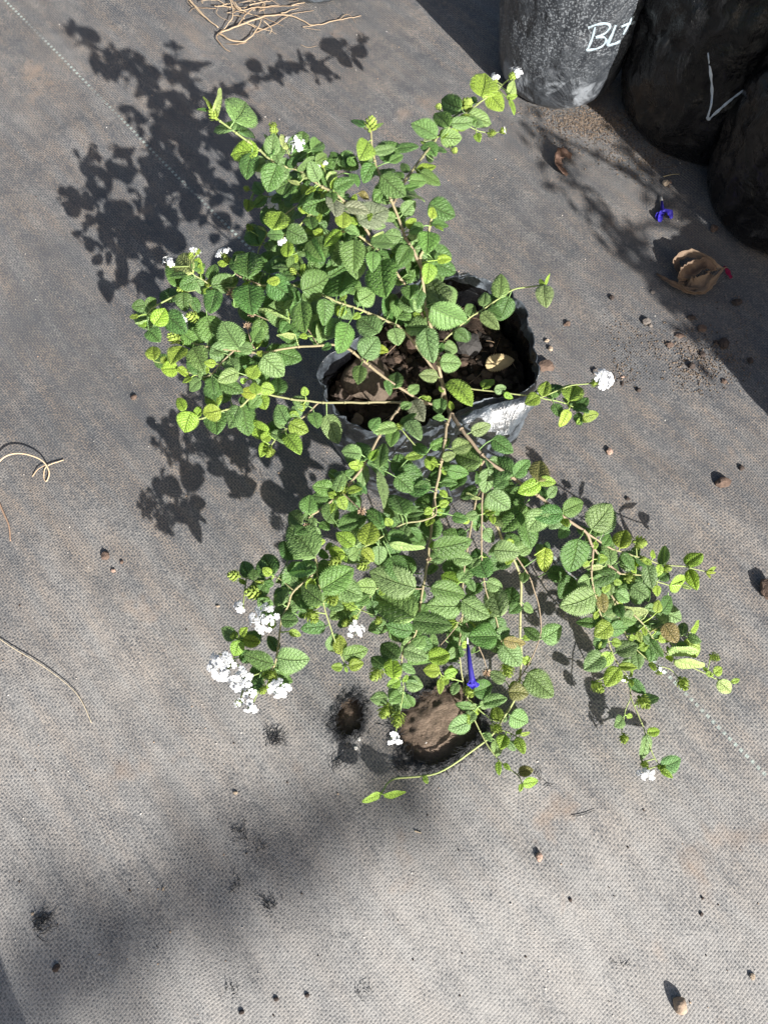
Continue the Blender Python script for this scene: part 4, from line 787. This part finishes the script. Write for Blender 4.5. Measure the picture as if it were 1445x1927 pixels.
def flower(reg, x, y, r, n, ax2=(0, -1), fr=.0040, dz=0.006, spread=1.0):
    """cluster of n florets within r zoomed pixels of (x, y); ax2 is the way the head leans in the picture"""
    u, v = rp(reg, x, y); s = REG[reg][2]; P, t, bp, b = head_frame(u, v, dz); R = r/s/F*(P-CAM).dot(FW)
    toc = (CAM-P).normalized(); lean = Vector((ax2[0], 0, 0))-UP*ax2[1]
    ax = (lean*.55+toc*.45+Vector((0,0,.35))).normalized() if spread else lean
    root = P-ax*R*.9
    mb = MB(); mb.tube(catmull([bp, (bp+root)/2, root], 3), .0009, .0008, 5, GRN)
    for i in range(9):
        a = i*2.4; e = ax.orthogonal().normalized(); f = ax.cross(e); d = (e*math.cos(a)+f*math.sin(a)); l = .006
        mb.add([root-f*.001, root+f*.001, root+d*l*.6+ax*l*.6+f*.0012, root+d*l*.5+ax*l*1.1, root+d*l*.6+ax*l*.6-f*.0012], [(0,1,2),(0,2,4),(2,3,4)], (.27,.36,.06))
    V, FC = chunk_verts(.0032, 5+n, 1, 0); mb.add([v_+root+ax*.002 for v_ in V], FC, (.26,.34,.07))
    h = mb.build('flower_head', M['petal_g'], plant)
    e = ax.orthogonal().normalized(); f = ax.cross(e)
    n = max(1, round(n*.95))
    for i in range(n):
        k = math.sqrt((i+.5)/n); a = i*2.39996+random.uniform(-.3,.3); d = e*math.cos(a)+f*math.sin(a)
        pos = P+d*(R*k*random.uniform(.85,1.1))+ax*(R*.35*(1-k*k)+random.uniform(-.003,.002))
        nrm = (ax*.8+d*k*.8+toc*.3+Vector((random.gauss(0,.35), random.gauss(0,.35), random.gauss(0,.25)))).normalized(); sz = fr*random.uniform(.85, 1.15)
        q = nrm.to_track_quat('Z', 'Y') @ Matrix.Rotation(random.uniform(0, 6.3), 3, 'Z').to_quaternion()
        o = link('floret', random.choice(FLO), h); o.matrix_parent_inverse = Matrix(); o.rotation_mode = 'QUATERNION'; o.location = pos; o.rotation_quaternion = q; o.scale = (sz, sz, sz)
flower('5', 395, 1080, 100, 20, (-.4,.3)); flower('5', 245, 1000, 40, 4, (-.8,-.2)); flower('5', 130, 1390, 105, 24, (-.7,.2)); flower('5', 255, 1490, 80, 18, (-.3,.5)); flower('5', 310, 1560, 35, 3, (-.2,.7))
flower('5', 500, 1535, 66, 13, (.1,.8)); flower('5', 240, 1625, 26, 2, (-.3,.8)); flower('5', 322, 1665, 40, 4, (0,.9)); flower('5', 990, 1150, 55, 6, (.4,.4))
flower('6', 450, 1228, 42, 4, (0,.9)); flower('7', 880, 1685, 40, 7, (0,.9), fr=.0036); flower('7', 770, 1195, 18, 3, (.2,.9), fr=.0026); flower('7', 945, 1140, 26, 3, (-.2,.6), fr=.0026)
flower('4', 1388, 560, 46, 18, (.9,-.2), fr=.0046); flower('2', 1232, 45, 40, 8, (.5,-.9), fr=.0034); flower('2', 1104, 75, 28, 5, (-.1,-.9), fr=.0034); flower('2', 1150, 396, 18, 1, (1,0), fr=.0045)
flower('1', 1215, 605, 55, 8, (.2,-.6)); flower('1', 985, 790, 58, 10, (-.8,.1), dz=-.01); flower('1', 1060, 1000, 60, 10, (-.2,.2), dz=-.01); flower('1', 1400, 745, 26, 3, (0,-.9), fr=.003); flower('1', 1060, 495, 24, 3, (0,-1), fr=.0026); flower('1', 1130, 1285, 34, 4, (0,.5), dz=-.01, fr=.003)
flower('3', 330, 150, 48, 4, (-.7,-.7), fr=.0036); flower('3', 520, 78, 26, 2, (.3,-1)); flower('3', 690, 85, 44, 6, (-.3,-1), fr=.0032); flower('3', 425, 512, 30, 3, (-.9,.2), fr=.003)
# dried seed heads
def dead(reg, x, y, r):
    u, v = rp(reg, x, y); P, t, bp, b = head_frame(u, v, .004); R = r/REG[reg][2]/F*(P-CAM).dot(FW); mb = MB()
    for i in range(26):
        a = i*2.4; zz = 1-2*(i+.5)/26; q = math.sqrt(1-zz*zz); d = Vector((q*math.cos(a), q*math.sin(a), zz)); e = d.orthogonal().normalized()
        mb.add([P+d*R*.3-e*R*.12, P+d*R*.3+e*R*.12, P+d*R*random.uniform(.7,1.1)+e*R*.15, P+d*R*random.uniform(.7,1.1)-e*R*.1], [(0,1,2,3)], random.choice([(.30,.21,.14),(.20,.14,.09),(.38,.29,.2)]))
    V, FC = chunk_verts(R*.5, 7, 1, 0); mb.add([v_+P for v_ in V], FC, (.22,.15,.1)); mb.tube([bp, (bp+P)/2, P], .0008, .0008, 4, TAN); mb.build('dried_head', M['dry'], b['o'], False)
for a in (('3',845,560,30),('3',870,485,28),('3',742,350,36),('5',1035,385,34),('5',675,480,24),('6',990,835,30),('6',650,165,18)): dead(*a)

# ------------------------------------------------------------------ loose things
# stones, chunks and pebbles on the cloth
BROWN, DARK, PINK, GREY, TANC = (.13,.09,.07), (.06,.046,.040), (.34,.235,.185), (.16,.14,.125), (.34,.27,.20)
def stone(u, v, rpx, col, label, cat='stone', grp=None, name='stone', sq=.6, z=None):
    p = ground(u, v) if z is None else at(u, v, z); r = rpx/F*(p-CAM).dot(FW); V, FC = chunk_verts(r, u*.13+v*.07, sq, 2 if rpx > 30 else 1)
    lo = min(q.z for q in V); mb = MB(); mb.add([q+p+Vector((0,0,-lo-r*.12)) for q in V], FC, col); return tag(mb.build(name, M['stone'], None, rpx > 30), label, cat, grp)
for (x, y, r, c, lab) in ((725,1178,26,GREY,'grey brown lump of bark beside the soil scatter'),(905,1240,32,BROWN,'angular brown stone with its left side in shadow near the curled dry leaf'),(1040,1195,42,BROWN,'largest reddish brown chunk lying below the curled dry leaf'),
                     (975,1130,38,DARK,'dark flat chunk just below the curled dry leaf'),(840,1298,34,BROWN,'brown flake half buried in the soil scatter'),(1042,1355,34,DARK,'dark lump in the middle of the soil scatter'),(1175,1518,28,BROWN,'rounded brown stone right of the soil scatter'),
                     (555,1492,16,PINK,'small pinkish pebble beside the white flower cluster on the right'),(553,1536,22,DARK,'dark crumb under the pinkish pebble'),(1125,1282,24,DARK,'dark clod at the edge of the shade by the soil scatter'),(205,1172,18,BROWN,'small dark brown stone behind the bag rim'),
                     (740,970,20,GREY,'grey stone in the shade left of the curled dry leaf'),(845,300,16,PINK,'pink flake at the foot of the ticked bag')):
    stone(*rp('G', x, y), r/3.247*.64, c, lab, sq=.45)
for (u, v, r, c, lab) in ((1440,1110,18,BROWN,'brown stone alone at the right edge of the cloth'),(1358,908,12,BROWN,'small brown stone with a crumb beside it on the bare cloth'),(1026,692,14,BROWN,'flat brown chunk touching the right side of the open bag'),(1012,1612,7,PINK,'tiny pink pebble casting a long shadow below the burnt hole')):
    stone(u, v, r, c, lab)
for (u, v, r, c) in ((200,1047,8,BROWN),(214,1074,4,PINK),(230,1058,4,BROWN),(1145,852,6,PINK),(1035,657,5,TANC),(1028,642,4,TANC),(443,1492,4,TANC),(306,1673,3,TANC),(1124,992,4,TANC),(1412,1836,5,TANC),(1120,700,6,GREY),(1200,735,5,DARK),(1068,610,6,BROWN),(1215,605,7,GREY),(1385,570,8,DARK),(1180,940,4,DARK),(1395,880,5,DARK),
                (1320,1690,3,DARK),(1070,1692,3,DARK),(410,1140,3,TANC),(254,750,6,BROWN),(1252,345,7,TANC),(1342,430,6,BROWN),(1410,680,7,DARK),(1360,648,10,DARK),(1300,690,8,DARK),(1150,560,5,DARK),(60,1720,3,TANC),(520,1880,4,DARK),(455,1905,5,DARK),(105,1822,6,DARK),(578,1873,4,DARK),(1318,1720,3,DARK),(670,1408,4,(.6,.58,.54)),(676,1392,3,(.6,.58,.54))):
    stone(u, v, r, c, 'tiny pebble scattered on the ground cloth', 'pebble', 'tiny pebbles scattered on the cloth', 'pebble')
# in the bag
stone(690, 722, 40, (.115,.088,.066), 'smooth brown cobble lying in the soil inside the open bag', sq=.62, z=SOILZ-.004)
stone(645, 745, 14, (.10,.075,.06), 'small dark stone in the bag soil beside the brown cobble', sq=.7, z=SOILZ)
stone(880, 655, 20, (.05,.047,.045), 'dark lump of soil inside the bag near the yellow leaf', sq=.8, z=SOILZ)
stone(780, 650, 24, (.075,.05,.036), 'crumbly brown clod inside the bag beside the main stem', sq=.8, z=SOILZ)
stone(672, 792, 13, (.16,.115,.085), 'flat brown chip at the front of the bag soil', sq=.4, z=SOILZ+.002)
# grit and soil crumbs
mb = MB(); sp = []
for _ in range(420):
    u, v = random.uniform(0, 1445), random.uniform(0, 1927); sp.append(ground(u, v, .0004))
scatter_chunks(mb, sp, .0005, .0013, [(.5,.46,.42),(.6,.57,.53),(.4,.3,.22),(.05,.04,.035),(.07,.05,.04)])
tag(mb.build('grit', M['stone'], None, False), 'fine pale and dark grit strewn over the ground cloth', 'grit', None, 'stuff')
mb = MB(); sp = []
for (u, v, su, sv, n) in ((1330,690,42,26,520),(1290,640,40,30,200),(1172,700,22,14,120),(1115,228,45,14,1500),(1120,245,60,22,800),(1215,300,45,18,700),(1180,640,40,24,120),(1390,640,30,40,110),(1010,205,30,6,60)):
    for _ in range(n): sp.append(ground(random.gauss(u, su), random.gauss(v, sv), .0006))
scatter_chunks(mb, sp, .0004, .0014, [(.13,.10,.075),(.16,.12,.09),(.06,.047,.038),(.22,.17,.13),(.18,.14,.105)])
tag(mb.build('soil_scatter', M['stone'], None, False), 'loose dark soil crumbs spilled on the cloth beside the bags', 'soil', None, 'stuff')
def mound(u, v, ru, rv, h, seed, label):
    p = ground(u, v); mb = MB(); V = []; FC = []; n = 40; R = 10; rx = ru/F*(p-CAM).dot(FW); ry = rv/F*(p-CAM).dot(FW)*1.25
    for r in range(R+1):
        for j in range(n):
            a = 2*math.pi*j/n; k = r/R; w = 1+.35*noise.noise(Vector((math.cos(a)*1.5, math.sin(a)*1.5, seed)))+.2*noise.noise(Vector((math.cos(a)*5, math.sin(a)*5, seed)))
            x, y = p.x+math.cos(a)*rx*k*w, p.y+math.sin(a)*ry*k*w
            V.append((x, y, float(matz(np.float64(x), np.float64(y)))+h*(1-k*k)*(1+.8*noise.noise(Vector((x*120, y*120, seed))))-.0012*(k > .95)+.0006))
    for r in range(R):
        for j in range(n): FC.append((r*n+j, r*n+(j+1) % n, (r+1)*n+(j+1) % n, (r+1)*n+j))
    mb.add(V, FC); o = mb.build('soil_patch', M['soil'], None); tag(o, label, 'soil', None, 'structure'); return o


# curled dry leaf with a pod-like hollow, and the small magenta petal at its stalk
def ribbon(mb, pts, widths, nrm, col, col2=None, sub=6, cup=.25, wsc=1.0):
    L = catmull(pts, sub); m = len(L); V = []; CC = []
    for i, p in enumerate(L):
        t = (L[min(i+1, m-1)]-L[max(i-1, 0)]).normalized(); k = i/(m-1); x = k*(len(widths)-1); j = min(int(x), len(widths)-2); w = (widths[j]+(widths[j+1]-widths[j])*(x-j))*wsc
        nn = nrm(k) if callable(nrm) else nrm; s = t.cross(nn).normalized(); nn = s.cross(t)
        for q in range(5):
            f = q/2-1; V.append(p+s*w*.5*f+nn*(cup*w*f*f)+nn*.3*w*noise.noise(p*260+Vector((q*.7,0,0)))+s*.22*w*f*noise.noise(p*330)); c = col if not col2 else tuple(col[h]+(col2[h]-col[h])*k for h in range(3)); CC.append(c)
    mb.add(V, [(i*5+q, i*5+q+1, (i+1)*5+q+1, (i+1)*5+q) for i in range(m-1) for q in range(4)], CC)
def G3(x, y, h): p = ground(*rp('G', x, y)); return at(*rp('G', x, y), p.z+h)
root = tag(empty('curled_leaf', ground(*rp('G', 1000, 860))), 'large curled tan dry leaf lying in dappled shade', 'dry leaf')
mb = MB(); D1, D2 = (.24,.175,.12), (.15,.10,.07)
ribbon(mb, [G3(1160,830,.012),(G3(1080,780,.022)),G3(970,735,.024),G3(880,770,.018),G3(900,835,.010),G3(960,840,.006)], [.004,.012,.016,.014,.012,.006], lambda k: Vector((.2,-.7,.7)), D1, D2, wsc=.75)
mb.build('blade', M['dry'], root).modifiers.new('t', 'SOLIDIFY').thickness = .0007
mb = MB(); ribbon(mb, [G3(1170,828,.012),G3(1110,900,.014),G3(1050,960,.008),G3(950,962,.010),G3(850,915,.010),G3(760,860,.004)], [.004,.014,.018,.014,.012,.004], lambda k: Vector((.1,-.5,.85)), D1, D2, wsc=.6)
mb.build('blade', M['dry'], root).modifiers.new('t', 'SOLIDIFY').thickness = .0007
mb = MB(); ribbon(mb, [G3(1120,840,.016),G3(1040,810,.020),G3(950,850,.014),G3(905,890,.010),G3(930,940,.006),G3(1010,935,.010),G3(1090,860,.016)], [.006,.018,.022,.020,.022,.022,.008], lambda k: Vector((.3,-.2,.9)), D2, D1, cup=.5, wsc=1.0)
mb.build('blade', M['dry'], root).modifiers.new('t', 'SOLIDIFY').thickness = .0007
mb = MB(); mb.tube(catmull([G3(1060,850,.014),G3(1160,830,.012),G3(1190,820,.008)], 5), .0012, .0010, 5, D1); mb.build('stalk', M['dry'], root)
mb = MB(); ribbon(mb, [G3(1172,815,.007),G3(1195,850,.006),G3(1215,890,.003)], [.003,.008,.005], Vector((0,-.2,1)), (.26,.01,.06)); tag(mb.build('fallen_petal', M['petal']), 'magenta petal touching the stalk of the curled dry leaf', 'petal')
mb = MB(); ribbon(mb, [G3(240,150,.004),G3(190,125,.010),G3(155,150,.010),G3(165,210,.008),G3(215,262,.003)], [.008,.014,.016,.014,.006], lambda k: Vector((.5,-.1,.8)), (.13,.082,.062)); o = mb.build('folded_leaf', M['dry']); o.modifiers.new('t', 'SOLIDIFY').thickness = .0008
tag(o, 'folded reddish brown dry leaf on the cloth below the grey bag', 'dry leaf')
# yellow dead leaf in the bag
mb = MB(); z0 = SOILZ+.012; leaf_geom(mb, None, at(*rp('4', 850, 500), z0), at(*rp('4', 985, 475), z0+.004), Vector((.2,-.5,.9)), .55, (.46,.36,.20), .12, .0, rr)
tag(mb.build('yellow_leaf', M['dry']), 'pale yellow dead leaf on the soil inside the open bag', 'dead leaf')
# blue tubular flowers
def blue_flower(pts, r0, r1, label, lobes, tip):
    root = tag(empty('blue_flower', pts[0]), label, 'flower'); S = catmull(pts, 6); mb = MB(); B0, B1 = (.016,.012,.13), (.036,.028,.30)
    mb.tube(S, r0, r1, 10, B0, B1); mb.build('tube', M['petal'], root)
    for lp in lobes:
        mb = MB(); ribbon(mb, lp, [r1*1.6, r1*2.6, r1*1.2], Vector((0,-.3,1)), B1, (.045,.03,.46)); mb.build('petal', M['petal'], root)
    mb = MB(); mb.tube(catmull(tip, 3), r0*.9, r0*.7, 7, (.75,.74,.70)); mb.build('pale_base', M['petal'], root)
blue_flower([G3(794,418,.004),G3(796,450,.005),G3(803,485,.006)], .0018, .0034, 'violet blue fallen flower lying on the cloth in dappled shade', [[G3(800,480,.006),G3(785,510,.006),G3(780,545,.002)],[G3(805,480,.007),G3(840,490,.008),G3(852,525,.002)],[G3(800,482,.005),G3(770,505,.005),G3(768,530,.002)]], [G3(794,420,.004),G3(793,405,.004),G3(792,392,.003)])
def P6(x, y, z): return at(*rp('6', x, y), z)
blue_flower([P6(878,668,.098),P6(884,720,.100),P6(893,800,.098),P6(905,880,.092)], .0014, .0036, 'violet blue fallen flower hanging in the front foliage of the shrub', [[P6(905,870,.092),P6(898,905,.090),P6(888,915,.088)],[P6(905,870,.093),P6(916,905,.091),P6(912,918,.089)]], [P6(878,672,.098),P6(877,640,.099),P6(877,605,.099)])
# dry grass stalks and twigs
def stalk(name, pts, r, col, label, cat='grass stalk', taper=.6):
    mb = MB(); mb.tube(catmull([ground(u, v, h) for u, v, h in pts], 8), r, r*taper, 6, col); return tag(mb.build(name, M['stem']), label, cat)
stalk('grass_stalk', [(-30,920,.004),(0,880,.010),(25,864,.014),(55,862,.014),(85,872,.010),(96,890,.005),(90,906,.002),(84,900,.001),(90,880,.003),(122,867,.002)], .0012, (.55,.42,.28), 'pale looped dry stem bent back on itself at the left of the cloth', 'dry stem')
stalk('grass_stalk', [(62,897,.001),(75,885,.004),(92,876,.004)], .0008, (.4,.3,.2), 'short dry splinter crossing the looped stem', 'dry stem')
stalk('grass_stalk', [(-10,1195,.002),(30,1222,.003),(80,1252,.003),(130,1290,.003),(155,1320,.003),(172,1360,.001)], .0007, (.55,.47,.34), 'thin straight straw lying on the cloth', 'straw')
stalk('grass_stalk', [(-5,935,.004),(8,965,.003),(18,990,.002),(20,1018,.001)], .0014, (.30,.2,.14), 'short brown twig at the left of the cloth', 'twig')
stalk('grass_stalk', [(1247,334,.003),(1262,331,.003),(1276,330,.002)], .0008, (.45,.38,.22), 'short straw bit by the ticked bag', 'straw')
stalk('grass_stalk', [(1075,1536,.0012),(1095,1533,.0014),(1118,1524,.0012)][::1], .0005, (.02,.02,.022), 'fine dark thread lying right of the burnt hole', 'thread')
stalk('grass_stalk', [(780,1563,.001),(792,1567,.001)], .0010, (.55,.45,.32), 'small pale chip of straw below the burnt hole', 'straw')
# wood stub, lower right
p = ground(1276, 1890); mb = MB(); d = Vector((-.12, .9, .10)).normalized(); V = []; n = 16
e = Vector((1,0,0)); f_ = d.cross(e).normalized(); e = f_.cross(d)
prof = [(-.0075,.0045),(-.0066,.0060),(-.003,.0066),(.002,.0066),(.0062,.0062),(.0070,.0045)]
for (t, r) in prof:
    for j in range(n):
        a = 2*math.pi*j/n; k = 1+.07*math.sin(3*a+1)+.05*noise.noise(Vector((math.cos(a)*3, math.sin(a)*3, t*300))); V.append(p+Vector((0,0,.0045))+d*t+e*(r*k*math.cos(a))+f_*(r*k*math.sin(a)))
FC = [(i*n+j, i*n+(j+1) % n, (i+1)*n+(j+1) % n, (i+1)*n+j) for i in range(len(prof)-1) for j in range(n)]+[tuple(range(n-1,-1,-1)), tuple((len(prof)-1)*n+j for j in range(n))]
mb.add(V, FC, (.36,.27,.20)); tag(mb.build('wood_stub', M['wood']), 'short weathered stub of wood lying on the bare cloth', 'wood stub')
# bundle of dry roots
mb = MB(); RT = [(.38,.285,.19), (.46,.35,.235), (.28,.20,.13)]
def rootline(pts, r): mb.tube([p+Vector((noise.noise(p*90), noise.noise(p*90+Vector((5,0,0))), .3*noise.noise(p*70)))*.0022 for p in catmull([ground(*rp('T', x, y), h) for x, y, h in pts], 6)], r*.72, r*.3, 5, random.choice(RT))
for pts, r in (([(830,130,.006),(900,112,.010),(1000,78,.012),(1100,70,.009),(1180,95,.004),(1270,80,.006),(1358,60,.003)],.0020), ([(840,118,.006),(820,150,.006),(845,185,.003),(866,193,.001)],.0018), ([(825,135,.008),(870,162,.008),(925,165,.008),(965,130,.010),(990,85,.012)],.0022), ([(705,-5,.004),(760,60,.006),(825,115,.007)],.0028),
               ([(900,110,.010),(945,60,.014),(1010,42,.012),(1125,28,.008)],.0016), ([(870,15,.016),(905,60,.014),(960,50,.014),(1050,30,.010)],.0016), ([(850,-5,.014),(872,30,.014),(880,80,.012),(845,122,.008)],.0020), ([(960,130,.006),(1040,95,.007),(1100,60,.008),(1180,40,.005)],.0013),
               ([(1180,95,.004),(1140,100,.003),(1205,110,.002)],.0008), ([(1130,165,.001),(1160,178,.002),(1190,170,.001)],.0007), ([(930,165,.006),(890,172,.004),(850,165,.002)],.0012), ([(1270,80,.005),(1310,55,.004),(1340,85,.001)],.0009)): rootline(pts, r)
for _ in range(46):
    x, y = random.gauss(930, 80), random.gauss(35, 38); a = random.uniform(-.6, 2.6); l = random.uniform(40, 130); h = random.uniform(.006, .02); pts = []
    for k in range(4): pts.append((x, y, h*(1-.2*k))); a += random.gauss(0, .5); x += math.cos(a)*l/3; y -= math.sin(a)*l/3*.5
    rootline(pts, random.uniform(.0006, .0014))
tag(mb.build('root_bundle', M['stem']), 'tangled bundle of bare dry tan roots lying on the cloth', 'roots')

# ------------------------------------------------------------------ what stands outside the frame and throws the soft shade
def leaf_cloud(mb, pts, size, cols):
    for p in pts:
        a = Vector((random.gauss(0,1), random.gauss(0,1), random.gauss(0,1))).normalized(); b = a.orthogonal().normalized(); L = size*random.uniform(.6, 1.3); w = L*.45; c = random.choice(cols); q = a.cross(b)*w*.25
        mb.add([p, p+a*L*.5+b*w*.5+q, p+a*L, p+a*L*.5-b*w*.5+q, p+a*L*.5], [(0,1,4),(1,2,4),(0,4,3),(4,2,3)], c)
def shade(u, v, k): return ground(u, v)+SUN*k
# a leafy nursery sapling to the right behind the photographer: dapples the cloth by the bags
sp_root = shade(1300, 440, 1.25); tr = tag(empty('sapling', (sp_root.x+.12, sp_root.y+.05, 0)), 'slender leafy sapling standing behind the photographer', 'sapling')
mb = MB(); tb = Vector((sp_root.x+.12, sp_root.y+.05, 0)); top = Vector((sp_root.x+.05, sp_root.y, sp_root.z+.25)); mb.tube(catmull([tb, tb.lerp(top,.5)+Vector((.02,0,0)), top], 8), .014, .005, 8, (.2,.15,.11))
limbs = []
SH = [((1010,235),(1130,400),(1300,590)), ((1160,440),(1240,520),(1340,640)), ((1170,270),(1240,350),(1330,450)), ((1330,380),(1400,470),(1430,600)), ((1300,200),(1380,330),(1420,450)), ((1240,90),(1330,160),(1420,220)), ((1380,60),(1420,150),(1440,300))]
cloud = []
for i, L in enumerate(SH):
    k = 1.15+.05*i; P = catmull([shade(u, v, k) for u, v in L], 6); limbs.append(P)
    j = min(range(len(P)), key=lambda q: (P[q]-top).length); mb.tube(catmull([tb.lerp(top,.55+.06*i), (tb.lerp(top,.6+.05*i)+P[0])/2+Vector((0,0,.03)), P[0]], 4), .005, .003, 5, (.2,.15,.11)); mb.tube(P, .0035, .0015, 5, (.2,.15,.11))
    for p in P:
        n_ = (9,9,5)[i] if i < 3 else 12; sg_ = .013 if i < 3 else .024
        for _ in range(n_): cloud.append(p+Vector((random.gauss(0,sg_), random.gauss(0,sg_), random.gauss(0,sg_))))
mb.build('trunk', M['bark'], tr); mb = MB(); leaf_cloud(mb, cloud, .024, [(.06,.12,.03),(.08,.15,.04)]); o = mb.build('crown', M['petal_g'], tr); o['kind'] = 'stuff'
# a distant tree whose limb throws the wide soft band across the lower cloth
g0, g1 = shade(-260, 2060, 6.6), shade(790, 1445, 6.6)
base = Vector((g0.x-2.6, g0.y-1.2, 0)); tt = tag(empty('tree', base), 'large tree standing well behind the photographer', 'tree')
mb = MB(); mb.tube(catmull([base, Vector((base.x+.1, base.y, 1.5)), Vector((base.x+.2, base.y+.1, g0.z)), Vector((base.x, base.y-.4, g0.z+2))], 8), .16, .07, 12, (.16,.12,.09))
P = catmull([Vector((base.x+.2, base.y+.1, g0.z-.1)), g0, shade(125,1830,6.6), shade(440,1650,6.6), g1], 8); mb.tube(P, .024, .020, 8, (.16,.12,.09)); mb.build('trunk', M['bark'], tt)
cloud = []
for p in P[10:]:
    for _ in range(6): cloud.append(p+Vector((random.gauss(0,.03), random.gauss(0,.03), random.gauss(0,.016))))
for _ in range(2600):
    d = Vector((random.gauss(0,.7), random.gauss(0,.7), random.gauss(0,.5))); cloud.append(Vector((base.x-.3, base.y-.5, g0.z+2.2))+d)
mb = MB(); leaf_cloud(mb, cloud, .045, [(.05,.10,.03),(.07,.13,.035)]); o = mb.build('crown', M['petal_g'], tt); o['kind'] = 'stuff'
# added post in place of the photographer's leg: its shadow enters lower left
q = ground(60, 1927); pd = Vector((-SUN.x, -SUN.y, 0)).normalized(); sd = Vector((-pd.y, pd.x, 0)); pc = q-pd*.42+sd*.058
mb = MB(); V = []; n = 14
for z in (-.02, .0, .3, .6, .88, .9):
    for j in range(n):
        a = 2*math.pi*j/n; r = .05*(1+.05*math.sin(2*a+z*3))*(.9 if z == .9 else 1); V.append((pc.x+r*math.cos(a), pc.y+r*math.sin(a), z))
mb.add(V, [(i*n+j, i*n+(j+1) % n, (i+1)*n+(j+1) % n, (i+1)*n+j) for i in range(5) for j in range(n)]+[tuple(5*n+j for j in range(n))], (.3,.24,.18)); tag(mb.build('leg_shadow_post', M['wood']), 'added round post standing in for the leg of the photographer at the near left corner of the cloth', 'post')
